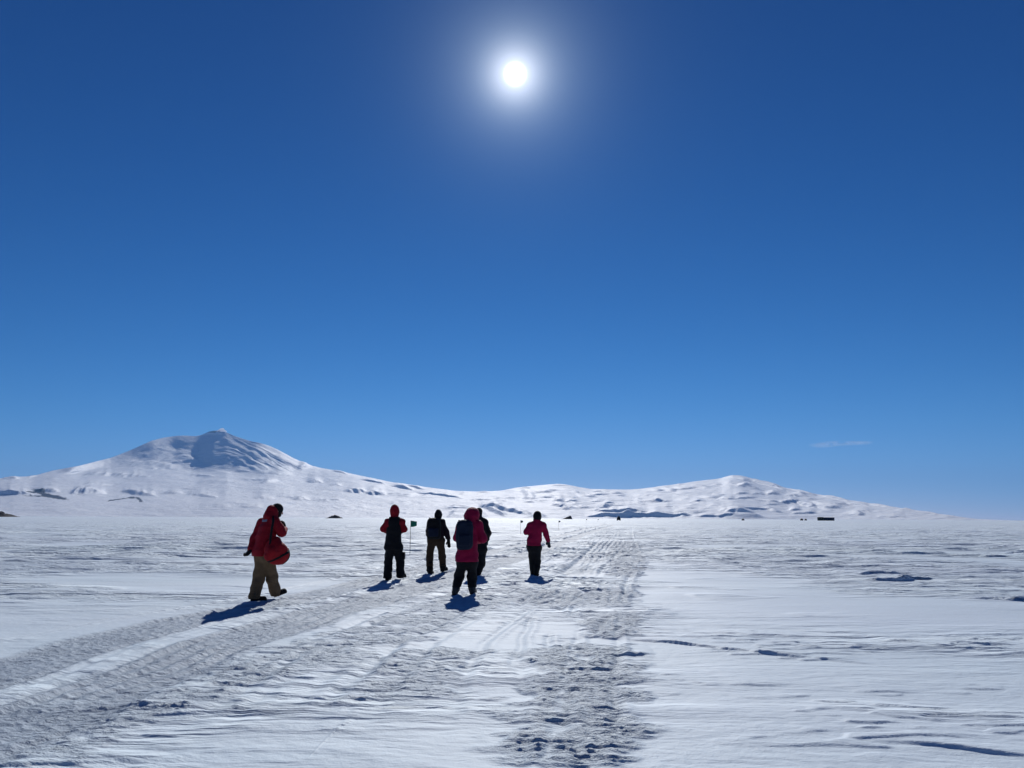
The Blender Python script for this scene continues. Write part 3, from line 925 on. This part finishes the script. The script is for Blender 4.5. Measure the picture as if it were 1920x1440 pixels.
    f.loft(sec(s['torso']), R_, Fw, .05)
    ar_ = s.get('arm', (.082, .075, .06))
    for q in 'LR':
        f.chain([pt['sh' + q], pt['el' + q], pt['wr' + q]], ar_, .03)
        f.cone(pt['sh' + q], pt['neck'] - np.array([0, 0, .03]), .075, .07, .06)
    f.cone(pt['neck'] - np.array([0, 0, .04]), pt['neck'] + np.array([0, 0, .04]), .085, .078, .04)
    f.folds(.013, s['seed'], 30, 13)
    f.cutbelow(min(J(r[0], r[1], r[4])[2] for r in s['torso']) + .012)
    jk = fig.emit(s.get('jkname', 'jacket'), f, s['jkmat'], root)
    if s.get('jklab'):
        jk['label'] = s['jklab']
    if 'tape' in s:
        c = J(*s['tape'][0]); G = f.F.copy()
        sl, P = f.region(c - .25, c + .25)
        q = np.abs((P - c) @ s['tape'][1].T) - np.array([.085, .2, .07])
        bx = q.max(-1)
        f.F = np.full_like(G, 1.0); f.F[sl] = np.maximum(G[sl] - .006, bx)
        f.F = np.maximum(f.F, -(G + .012))
        fig.emit('reflective_panel', f, M_SILV, jk)
    # ---- gloves
    for q in 'LR':
        if q in s.get('nogl', ''):
            continue
        w = pt['wr' + q]
        f = fig.field([w, w + unit(s['hand' + q]) * .16], .0045, .09)
        up = Fw if abs(unit(s['hand' + q])[2]) >= .8 else s.get('palm' + q, (0, 0, 1))
        hand(f, w, s['hand' + q], up, 1.08, s.get('glg', .008), s.get('curl', .5), thumb=1 if q == 'L' else -1)
        f.cone(w - unit(s['hand' + q]) * .03, w + unit(s['hand' + q]) * .03, .045, .038, .02)
        fig.emit('glove', f, s.get('glmat', M_BLACK), root)
    # ---- head wear
    fw = look; rt = unit(np.cross(fw, (0, 0, 1))); up = np.cross(rt, fw)
    M = np.stack([rt, fw, up], -1)
    if 'hood' in s:
        a, b_, c_ = s['hood']['r']
        f = fig.field([hc], .009, .3)
        ofs = s['hood'].get('off', (0, 0, 0))
        f.ell(hc + np.array(ofs), (a, b_, c_), .02, M)
        f.cone(pt['neck'] - np.array([0, 0, .03]), hc + np.array(ofs) - np.array([0, 0, .04]), s['hood'].get('neck', .1), a * .92, .04)
        f.folds(s['hood'].get('fold', .008), s['seed'] + 3, 34, 18)
        f.ell(hc + fw * .13 - up * .01, (.07, .12, .10), 0, M, cut=True)
        hd = fig.emit('hood', f, s['hood']['mat'], root)
    if 'hat' in s:
        f = fig.field([hc], .008, .22)
        f.ell(hc - fw * .012 + up * .03, (.092, .11, .102), .02, M)
        f.F = np.maximum(f.F, 0)  if False else f.F
        Xg_ = np.meshgrid(*f.ax, indexing='ij', sparse=True)
        c = hc - up * s['hat'].get('low', .01)
        dd = up[0] * (Xg_[0] - c[0]) + up[1] * (Xg_[1] - c[1]) + up[2] * (Xg_[2] - c[2])
        f.F = np.maximum(f.F, (-dd).astype(np.float32))
        fig.emit('knit_hat', f, M_HAIR, root)
        if s['hat'].get('gaiter'):
            f = fig.field([hc, pt['neck']], .008, .2)
            f.cone(pt['neck'], hc - up * .05, .075, .078, .03)
            f.ell(hc + fw * .01 - up * .065, (.076, .088, .07), .02, M)
            f.folds(.006, s['seed'] + 5, 60, 20)
            fig.emit('neck_gaiter', f, s['hat']['gaiter'], root)
    return root, pt


def backpack(fig, c, half, tilt, mat, label, accent=None):
    """a soft rucksack on a back: bag, lid, front pocket, side pockets, straps"""
    root = bpy.data.objects.new('backpack', None); sc.collection.objects.link(root)
    tag(root, label, 'backpack', 'backpacks carried on backs')
    root.location = (fig.x0, fig.y0, 0)
    R_, Fw = fig.right, fig.fwd
    up = unit(np.array([0, 0, 1.0]) + Fw * tilt); M = np.stack([R_, unit(Fw - up * tilt), up], -1)
    P = lambda x, y, z: c + M @ np.array([x, y, z])
    hx, hy, hz_ = half
    f = fig.field([c], .0095, .45)
    f.rbox(P(0, 0, -.02), (hx, hy, hz_), min(hx, hy) * .75, 0, M)
    f.folds(.012, 5, 26, 14)
    fig.emit('bag', f, mat, root)
    f = fig.field([c], .0095, .45)
    f.ell(P(0, -.01, hz_ * .82), (hx * .93, hy * 1.05, hz_ * .26), .02, M)
    f.folds(.007, 6, 40, 16)
    fig.emit('lid', f, mat, root)
    f = fig.field([c], .009, .45)
    f.rbox(P(0, -hy * .95, -hz_ * .35), (hx * .72, hy * .35, hz_ * .42), .035, 0, M)
    f.folds(.006, 8, 40, 16)
    fig.emit('front_pocket', f, accent or mat, root)
    for sx in (-1, 1):
        f = fig.field([c], .009, .5)
        f.chain([P(sx * hx * .55, hy * .9, hz_ * .7), P(sx * hx * .75, hy * 1.2 + .10, hz_ * .95), P(sx * hx * .85, hy + .20, hz_ * .4), P(sx * hx * .8, hy + .05, -hz_ * .6)], [.018, .02, .02, .014], .01)
        fig.emit('shoulder_strap', f, M_BLACK, root)
    return root


# ---- the six walkers
W = np.array
f1 = Fig(1128, 488, 'person in red parka and tan trousers, carrying a red duffel at the hip', yaw=math.radians(48))
dR = .55
s1 = dict(seed=11, glg=.016, look=(.86, .42, -.28), curl=.7,
          j=dict(head=(520, 957.5, .12), neck=(509, 973, .05), shL=(491, 980, .14), shR=(517, 979, -.08), elL=(479, 1007, .10), wrL=(470.5, 1027, .0),
                 elR=(529, 999, -.05), wrR=(532, 993, .17), chest=(504, 989, .03), pelvis=(496, 1036, .0), hipL=(491, 1042, .08), hipR=(502, 1042, -.02),
                 knL=(485, 1083, .10), anL=(477, 1117, .0), knR=(509, 1080, .25), anR=(516, 1110, .45)),
          footL=((472, 1129, .0), (499, 1127.5, .13)), footR=((515, 1119.5, .45), (536, 1111.5, .58)),
          handL=(-.35, -.1, -.9), handR=(-.2, .4, .8),
          torso=[(491, 1044, 17.5, .17, .0), (493, 1030, 17, .17, .0), (498, 1008, 17, .165, .0), (504, 988, 17.5, .16, .03), (507, 974, 14, .12, .04), (509, 969, 9, .09, .05)],
          jkname='parka', jkmat=M_RED, trmat=M_TAN, leg=(.118, .102, .105), arm=(.085, .08, .07), cuff=-.055, bootmat=M_BLACK,
          hat=dict(low=.02, gaiter=M_BLACK),
          tape=((496, 971, -.05), np.stack([f1.right, f1.fwd, W([0, 0, 1.0])])))
p1, j1 = make_person(f1, s1)
f = f1.field([j1['head']], .009, .3)                       # the parka's hood, pushed back behind the head
f.cone(f1.J(505, 968, .0), f1.J(508.5, 957, .02), .115, .088, .05)
f.cone(f1.J(512, 960, .05), f1.J(511, 972, .05), .09, .10, .05)
f.folds(.012, 4, 34, 16)
f.ell(j1['head'] + W([.02, .02, .0]), (.098, .098, .13), 0, None, cut=True)
f1.emit('hood', f, M_RED, p1)
# duffel
duf = bpy.data.objects.new('duffel_bag', None); sc.collection.objects.link(duf)
tag(duf, 'round red duffel bag with black bands at the hip of the person in tan trousers', 'duffel bag')
duf.location = (f1.x0, f1.y0, 0)
a, b_ = f1.J(510, 1036, -.24), f1.J(525, 1040, -.10)
ax_ = unit(b_ - a)
f = f1.field([a, b_], .009, .28)
f.cone(a, b_, .15, .165, .02); f.ell((a + b_) / 2 + W([-.03, .03, .07]), (.17, .15, .22), .07)
f.folds(.022, 21, 24, 16)
G = f.F.copy(); f1.emit('bag', f, M_RED2, duf)
Xs = np.meshgrid(*f.ax, indexing='ij', sparse=True)
pr = lambda v, c: v[0] * (Xs[0] - c[0]) + v[1] * (Xs[1] - c[1]) + v[2] * (Xs[2] - c[2])
mid = (a + b_) / 2
nb = unit(W([-.42, -.25, .95]))
f.F = np.maximum(np.maximum(G - .006, np.abs(pr(nb, f1.J(520, 1047, -.3))) - .022), -(G + .01)).astype(np.float32)
f1.emit('band', f, M_BLACK, duf)
f.F = np.maximum(np.maximum(G - .007, -(pr(ax_, b_ + ax_ * .085))), -(G + .012)).astype(np.float32)
f1.emit('end_panel', f, M_BLACK, duf)
f = f1.field([a, b_, f1.J(512, 966, 0)], .008, .15)
f.chain([f1.J(512, 967, -.03), f1.J(512.5, 976, -.22), f1.J(510, 990, -.27), f1.J(507, 1010, -.27), f1.J(506, 1022, -.27)], [.02, .022, .022, .02, .02], .01)
f1.emit('strap', f, M_BLACK, duf)

f2 = Fig(1089, 730, 'person in black overalls over a red hooded jacket, left of the green flag')
s2_ = dict(seed=23, look=(.05, 1, -.05),
           j=dict(head=(740, 957, .03), neck=(740, 971, 0), shL=(727, 979, 0), shR=(753, 979, 0), elL=(718.5, 992, .0), wrL=(727, 997, .24), elR=(758, 992, .0), wrR=(748, 998, .24),
                  chest=(739, 987, .0), pelvis=(738, 1020, 0), hipL=(731.5, 1026, 0), hipR=(745, 1026, 0), knL=(728, 1055, .05), anL=(727, 1082, 0), knR=(750, 1052, .12), anR=(751, 1077, .1)),
           footL=((726.5, 1090, -.05), (730, 1087, .22)), footR=((748, 1082.5, .12), (760, 1082.5, .3)),
           handL=(.6, .8, .1), handR=(-.6, .8, .1),
           torso=[(738, 1018, 13.5, .14, 0), (738, 1004, 13, .14, 0), (739, 988, 14, .14, 0), (740, 978, 14, .12, 0), (740, 971, 8, .09, 0)],
           bib=[(737, 1030, 15.5, .16, 0), (737.5, 1015, 15, .16, -.01), (738, 1003, 14, .155, -.01), (739, 988, 13.2, .155, -.015), (740, 977, 11.8, .14, -.02), (740, 969.5, 9, .10, -.01)],
           trname='overalls', trmat=M_BLACK, jkmat=M_RED, leg=(.115, .098, .105), bootmat=M_BLACK, pocket=(757, 1042, .12), cuff=-.03,
           hood=dict(r=(.112, .125, .145), mat=M_RED, neck=.095))
make_person(f2, s2_)

f3 = Fig(1077, 812, 'person in dark jacket, brown trousers and tall black boots, right of the green flag')
s3_ = dict(seed=31, look=(.1, 1, -.1),
           j=dict(head=(822, 964, .06), neck=(820, 975, .02), shL=(807, 979, 0), shR=(829, 979, 0), elL=(803, 996, .02), wrL=(805, 1008, .16), elR=(837, 998, .0), wrR=(841, 1014, .0),
                  chest=(818, 988, .0), pelvis=(817, 1008, 0), hipL=(810, 1013, 0), hipR=(825, 1013, 0), knL=(805.5, 1043, .1), anL=(806, 1069, 0), knR=(829, 1042, .15), anR=(830.5, 1063, .25)),
           footL=((806, 1078, -.02), (811, 1076, .22)), footR=((828, 1072, .25), (838, 1069, .46)),
           handL=(.3, .8, -.3), handR=(.12, .1, -1),
           torso=[(817, 1012, 16, .15, 0), (817, 1000, 15, .15, 0), (818, 988, 14, .14, 0), (819, 979, 13, .12, 0), (820, 974, 8, .09, 0)],
           trmat=M_BROWN, jkmat=M_MAR, leg=(.115, .095, .095), bootmat=M_BLACK, cuff=.1, shaftk=.6, bootr=.085,
           hood=dict(r=(.102, .12, .125), mat=M_BLACK, neck=.10, off=(0, -.01, .0)))
make_person(f3, s3_)
backpack(f3, f3.J(813.5, 991, -.26), (.185, .11, .27), -.08, M_BLACK, 'black backpack with pale lid edge on the person in brown trousers', M_NAVY)

f4 = Fig(1116, 860, 'person in long red parka with raised hood and navy backpack')
s4_ = dict(seed=43, look=(.1, 1, 0),
           j=dict(head=(885, 966, .05), neck=(882, 981, .0), shL=(864, 986, 0), shR=(897, 985, 0), elL=(858, 1008, .0), wrL=(866, 1016, .22), elR=(905, 1010, -.0), wrR=(898, 1013, .24),
                  chest=(879, 995, .0), pelvis=(876, 1045, 0), hipL=(868, 1053, 0), hipR=(884, 1053, 0), knL=(861, 1080, .1), anL=(855, 1104, 0), knR=(885, 1079, .1), anR=(885, 1102, .05)),
           footL=((852.5, 1117, -.02), (854, 1113, .25)), footR=((885, 1115, .05), (890, 1112, .3)),
           handL=(.5, .8, .1), handR=(-.5, .8, .1),
           torso=[(875.5, 1054, 21.5, .20, 0), (876, 1035, 20, .19, 0), (877, 1015, 18, .17, 0), (878, 998, 17.5, .16, 0), (880, 984, 15, .13, 0), (882, 978, 9, .1, 0)],
           jkname='long_parka', trmat=M_BLACK, jkmat=M_CRIM, leg=(.115, .095, .09), bootmat=M_GREY, arm=(.09, .085, .072), shaftk=.35, bootr=.07, cuff=.03,
           hood=dict(r=(.155, .165, .165), mat=M_CRIM, neck=.13, fold=.012))
make_person(f4, s4_)
backpack(f4, f4.J(871, 1003, -.27), (.165, .115, .275), -.04, M_NAVY, 'navy blue backpack on the person in the long red parka')

f5 = Fig(1083, 893, 'person all in black, half hidden behind the one in the long red parka')
s5_ = dict(seed=57, look=(0, 1, 0),
           j=dict(head=(898, 961.5, .03), neck=(898, 972, 0), shL=(887, 979, 0), shR=(909, 979, 0), elL=(884, 998, .0), wrL=(887, 1012, .1), elR=(915.5, 999, .0), wrR=(914, 1010, .1),
                  chest=(898, 988, 0), pelvis=(898, 1022, 0), hipL=(891.5, 1028, 0), hipR=(904, 1028, 0), knL=(889, 1055, .1), anL=(888, 1075, 0), knR=(903, 1055, .1), anR=(896.5, 1073, .1)),
           footL=((888, 1083, -.02), (890, 1080, .22)), footR=((896, 1081, .1), (899, 1078, .34)),
           handL=(.2, .6, -.5), handR=(-.2, .5, -.7),
           torso=[(899, 1034, 14.5, .16, 0), (899, 1010, 13.5, .15, 0), (898.5, 988, 14, .14, 0), (898, 979, 13, .12, 0), (898, 972, 8, .09, 0)],
           trmat=M_BLACK, jkmat=M_BLACK, bootmat=M_BLACK, leg=(.115, .095, .085),
           hat=dict(low=.06, gaiter=M_BLACK))
make_person(f5, s5_)

f6 = Fig(1081.5, 1003, 'person in short red jacket and black hood, walking alone on the right')
s6_ = dict(seed=61, look=(.05, 1, 0),
           j=dict(head=(1007.5, 967, .03), neck=(1006, 979, 0), shL=(995, 985, 0), shR=(1018, 985, 0), elL=(986.5, 998, .0), wrL=(993, 1001, .24), elR=(1023.5, 1001, .0), wrR=(1028, 1014, .02),
                  chest=(1005, 993, 0), pelvis=(1002, 1018, 0), hipL=(996.5, 1026, 0), hipR=(1007, 1026, 0), knL=(998, 1051, .1), anL=(999, 1069, .1), knR=(1008, 1052, .05), anR=(1005.5, 1073, 0)),
           footL=((998.5, 1078, .1), (999, 1075, .33)), footR=((1005, 1082, 0), (1007.5, 1079, .25)),
           handL=(.6, .8, 0), handR=(.15, .1, -1),
           torso=[(1001.5, 1024, 13.8, .16, 0), (1002, 1010, 13, .15, 0), (1004, 996, 13, .145, 0), (1006, 985, 13.5, .12, 0), (1006, 978, 8, .09, 0)],
           trmat=M_BLACK, jkmat=M_CRIM, bootmat=M_BLACK, leg=(.105, .085, .08), arm=(.085, .075, .058), glmat=M_GREY,
           hood=dict(r=(.108, .12, .13), mat=M_BLACK, neck=.09, fold=.004))
make_person(f6, s6_)

# ------------------------------------------------------------------ flags along the route
M_GREEN = cloth('green_flag_cloth', (0.01, 0.16, 0.10), .8); M_CANE = cloth('bamboo', (0.22, 0.2, 0.17), .7)
M_DARKF = cloth('dark_flag_cloth', (0.02, 0.05, 0.06), .8)


def flag(px, base_py, top_py, label, mat, w=.16, lean=0.0, r=.009):
    x, y = [float(v) for v in gpt(px, base_py)]
    h_ = CAMH + float(ray(px, top_py)[2] / ray(px, top_py)[1]) * y
    root = bpy.data.objects.new('marker_flag', None); sc.collection.objects.link(root); root.location = (x, y, 0)
    tag(root, label, 'flag', 'marker flags on thin poles beside the track')
    n = 8; rows = 12
    zz = np.linspace(-.1, h_, rows); an = np.arange(n) * 2 * np.pi / n
    kn = 1 + .12 * (np.arange(rows) % 3 == 0)
    v = [[r * kn[i] * math.cos(a_) + lean * zz[i], r * kn[i] * math.sin(a_), zz[i]] for i in range(rows) for a_ in an]
    mesh_np('pole', v, grid_quads(rows, n, wrap=True), [M_CANE], parent=root)
    u, t_ = np.meshgrid(np.linspace(0, 1, 9), np.linspace(0, 1, 7), indexing='ij')
    hh = w * 1.05
    X_ = r + u * w + lean * h_; Y_ = .03 * np.sin(u * 5 + t_ * 1.5) * u
    Z_ = h_ - t_ * hh * (1 - .35 * u ** 2) - .06 * hh * u * 2.5
    a_ = np.stack([X_, Y_, Z_], -1).reshape(-1, 3); b2 = a_ + [0, .003, 0]
    q = grid_quads(9, 7)
    mesh_np('cloth', np.vstack([a_, b2]), np.vstack([q[:, ::-1], q + len(a_)]), [mat], parent=root)


flag(768.5, 1042, 976, 'green flag on a thin pole beside the person in black overalls', M_GREEN, .24)
flag(976, 1002, 975.5, 'small dark flag just left of the lone walker at the right of the group', M_DARKF, .22, r=.012)
flag(1047.5, 994, 976, 'small dark flag standing just right of the lone walker', M_DARKF, .22, r=.012)
flag(1099, 982, 973, 'tiny far flag beyond the nearer two, left of the dark vehicle on the horizon', M_DARKF, .3, r=.014)

flag(1121, 979, 973.3, 'tiny far flag nearest the black vehicle at the end of the track', M_DARKF, .35, r=.016)

# ------------------------------------------------------------------ far things on the ice
M_HUTG = cloth('dark_green_panel', (0.03, 0.045, 0.035), .7, .01, 3); M_HUTB = cloth('dark_blue_panel', (0.025, 0.04, 0.08), .7, .01, 3)
M_GLASS = cloth('window_glass', (0.02, 0.03, 0.04), .15, .0005, 3, .5)


def boxes(name, bs, mat, parent=None):
    vs_, fs = [], []
    for (x0, x1, y0, y1, z0, z1) in bs:
        n_ = len(vs_)
        vs_ += [(x, y, z) for x in (x0, x1) for y in (y0, y1) for z in (z0, z1)]
        fs += [[n_ + k for k in q] for q in ((0, 1, 3, 2), (4, 6, 7, 5), (0, 4, 5, 1), (2, 3, 7, 6), (0, 2, 6, 4), (1, 5, 7, 3))]
    o = mesh_np(name, vs_, fs, [mat], smooth=False, parent=parent)
    return o


def at_far(px, y):
    d = ray(px, 972); return float(d[0] / d[1] * y)


def hut(px0, px1, y, h_, mat, label, win):
    x0, x1 = at_far(px0, y), at_far(px1, y)
    w = x1 - x0; root = bpy.data.objects.new('hut', None); sc.collection.objects.link(root)
    root.location = ((x0 + x1) / 2, y, 0); tag(root, label, 'hut', 'huts standing on the ice at the horizon')
    boxes('wall', [(-w / 2, w / 2, 0, 4.0, .7, h_)], mat, root)
    boxes('roof', [(-w / 2 - .2, w / 2 + .2, -.2, 4.2, h_ + .003, h_ + .22)], M_BLACK, root)
    boxes('skid', [(-w / 2, w / 2, .3, .7, 0, .697), (-w / 2, w / 2, 3.3, 3.7, 0, .697)], M_BLACK, root)
    for i in range(win):
        cx = -w / 2 + w * (i + .5) / win
        boxes('window', [(cx - .45, cx + .45, -.04, -.003, 1.7, 2.5)], M_GLASS, root)
    boxes('door', [(-w / 2 + .4, -w / 2 + 1.2, -.05, -.004, .75, 2.7)], M_GREY, root) if win < 4 else None


YH = 1100.0
hut(1534.5, 1544.2, YH, 4.6, M_HUTG, 'dark green hut at the left end of the pair on the right horizon', 2)
hut(1545.0, 1564.5, YH + 1, 4.2, M_HUTB, 'long dark blue hut joined on the right of the dark green one', 5)


def vehicle(px, y, w, h_, label):
    """a small tracked over-snow vehicle, seen end on"""
    x = at_far(px, y); root = bpy.data.objects.new('snow_vehicle', None); sc.collection.objects.link(root)
    root.location = (x, y, 0); tag(root, label, 'snow vehicle', 'far vehicles and loads on the ice')
    v = []
    for (z, hw, y0, y1) in ((.12, .45, -1.2, 1.2), (.5, .5, -1.25, 1.25), (.62, .42, -1.1, 1.1), (.97, .2, -.5, .5), (1, .12, -.4, .4)):
        v += [(-hw * w, y0 * w / 2, z * h_), (hw * w, y0 * w / 2, z * h_), (hw * w, y1 * w / 2, z * h_), (-hw * w, y1 * w / 2, z * h_)]
    q = [list(a_) for a_ in grid_quads(5, 4, wrap=True)] + [[3, 2, 1, 0], [16, 17, 18, 19]]
    mesh_np('body', v, q, [M_BLACK], smooth=False, parent=root)
    for sx in (-1, 1):
        a_ = np.linspace(0, 2 * np.pi, 17)[:-1]
        prof = np.stack([np.cos(a_) * w * .62, np.sin(a_) * h_ * .14 + h_ * .15], -1)
        vv_ = [(sx * w * .42 + dx, p[0], p[1]) for dx in (-w * .09, w * .09) for p in prof]
        o = mesh_np('track', vv_, grid_quads(2, 16, wrap=True), [M_BLACK], parent=root)
        bm = bmesh.new(); bm.from_mesh(o.data); bm.verts.ensure_lookup_table()
        bm.faces.new([bm.verts[i] for i in range(16)][::-1]); bm.faces.new([bm.verts[i + 16] for i in range(16)]); bm.to_mesh(o.data); bm.free()
    boxes('window', [(-w * .22, w * .22, -w * .54, -w * .50, h_ * .66, h_ * .8)], M_GLASS, root)


vehicle(1160, 620, 2.7, 3.4, 'small black pointed vehicle on the horizon where the track ends')
vehicle(1393, 900, 2.4, 2.2, 'tiny dark vehicle alone on the horizon between the track and the huts')
vehicle(1503, 1080, 3.0, 2.8, 'tiny dark vehicle just left of the huts, the left one of two')
vehicle(1510.5, 1090, 2.4, 2.5, 'tiny dark vehicle nearest the left side of the huts')

M_ROCK, t, b = new_mat('dark_rock', .9, (.05, .045, .045), .2)
tc = nd(t, 'ShaderNodeTexCoord'); n_ = tnoise(t, mapped(t, tc, (.35, .35, .6)), 1.0, 5, .65)
t.links.new(mixc(t, ramp(t, n_.outputs[0], .45, .62).outputs[0], (.03, .028, .03), (.10, .095, .095)), b.inputs['Base Color'])


def rock(px0, px1, top_py, y, label, seed, peak=.6):
    x0, x1 = at_far(px0, y), at_far(px1, y); w = (x1 - x0) / 2
    h_ = CAMH + float(ray((px0 + px1) / 2, top_py)[2] / ray((px0 + px1) / 2, top_py)[1]) * y
    u, v = np.meshgrid(np.linspace(-1, 1, 60), np.linspace(-1, 1, 30), indexing='ij')
    ridge = np.exp(-((u - (peak * 2 - 1)) / .55) ** 2) * sst(1, .8, np.abs(u)) * sst(1, .5, np.abs(v))
    z = h_ * ridge * (1 + .45 * noise(u * 4, v * 3, seed) + .25 * noise(u * 11, v * 8, seed + 1)) - .3
    o = mesh_np('rock_outcrop', np.stack([u * w, v * w * .5, z], -1).reshape(-1, 3), grid_quads(60, 30)[:, ::-1], [M_ROCK])
    bm = bmesh.new(); bm.from_mesh(o.data); bmesh.ops.recalc_face_normals(bm, faces=bm.faces); bm.to_mesh(o.data); bm.free()
    o.location = ((x0 + x1) / 2, y, 0)
    tag(o, label, 'rock', 'dark rocks showing through the snow')


rock(604, 644, 966.6, 1500, 'low dark rock on the far snow left of the person in black overalls', 301)
rock(-50, 36, 960.5, 1600, 'dark rock hump at the left edge of the far snow', 311, .5)
rock(1035, 1074, 968.3, 1700, 'thin dark rock streak right of the lone walker, below the blue hill shade', 321, .88)

# ------------------------------------------------------------------ steam over the crater, and one thin cloud
def ic(px, py):
    c = int(np.searchsorted(PX, px)); return W([MX[-1, c], MY[-1, c], MZ[-1, c]])


pc = ic(414, 810); u_ = float(np.linalg.norm(pc)) / F * .9
f = Field(pc - 22 * u_, pc + 22 * u_, u_ * .5)
for (dx, dz, r_) in ((-3, 0, 2.2), (0, 1.2, 3.0), (3, 2.0, 2.3), (5, .3, 2.0), (-6, -.3, 1.4), (8, -.4, 1.2), (1.5, 3.2, 1.6)):
    f.ell(pc + W([dx * u_, 0, dz * u_]), W([r_ * 1.25, r_ * 1.2, r_]) * u_, 1.2 * u_)
V_, Q_ = f.mesh()
nzz = noise(V_[:, 0] / (u_ * 2.2), V_[:, 2] / (u_ * 1.6), 5)[:, None]
V_ = V_ + nzz * u_ * .5
M_STEAM, t, b = new_mat('steam', 1.0, (.93, .94, .96), 0)
trl = nd(t, 'ShaderNodeBsdfTranslucent', i_Color=(.95, .96, .98, 1)); mxs = nd(t, 'ShaderNodeMixShader', i_0=.7)
t.links.new(b.outputs[0], mxs.inputs[1]); t.links.new(trl.outputs[0], mxs.inputs[2])
t.links.new(mxs.outputs[0], t.nodes['Material Output'].inputs['Surface'])
st_ = mesh_np('steam_plume', V_ - pc, Q_, [M_STEAM]); st_.location = tuple(pc)
tag(st_, 'small white puff of steam on the summit of the tall left mountain', 'steam')

cp_ = ray(1566, 832.5); cd = cp_ / math.hypot(cp_[0], cp_[1]) * 62000.0
u_ = 62000 / F
cm = bpy.data.materials.new('thin_cloud'); cm.use_nodes = True
t = cm.node_tree; t.nodes.clear()
tc = nd(t, 'ShaderNodeTexCoord'); n_ = tnoise(t, mapped(t, tc, (.0009, .0009, .004), .1), 1.0, 4, .6, .3)
rm = ramp(t, n_.outputs[0], .30, .75)
pv = nd(t, 'ShaderNodeVolumePrincipled', i_Color=(1, 1, 1, 1), i_Anisotropy=.3)
t.links.new(math_n(t, 'MULTIPLY', rm.outputs[0], 2.8e-4), pv.inputs['Density'])
oo = nd(t, 'ShaderNodeOutputMaterial'); t.links.new(pv.outputs[0], oo.inputs['Volume'])
f = Field((-62 * u_, -900, -9 * u_), (70 * u_, 900, 9 * u_), u_ * .9)
f.vox = u_ * .9
f.ell((-22 * u_, 0, -1.8 * u_), (20 * u_, 700, 2.3 * u_), 2 * u_)
f.ell((2 * u_, 0, 1.0 * u_), (26 * u_, 800, 2.4 * u_), 2 * u_)
f.ell((30 * u_, 0, 1.6 * u_), (30 * u_, 600, 1.5 * u_), 2 * u_)
V_, Q_ = f.mesh()
co = mesh_np('cloud', V_, Q_, [cm]); co.location = (float(cd[0]), float(cd[1]), float(cd[2]))
tag(co, 'thin faint streak of white cloud low in the blue sky above the right mountain', 'cloud')
haze.scale.z = 1.0
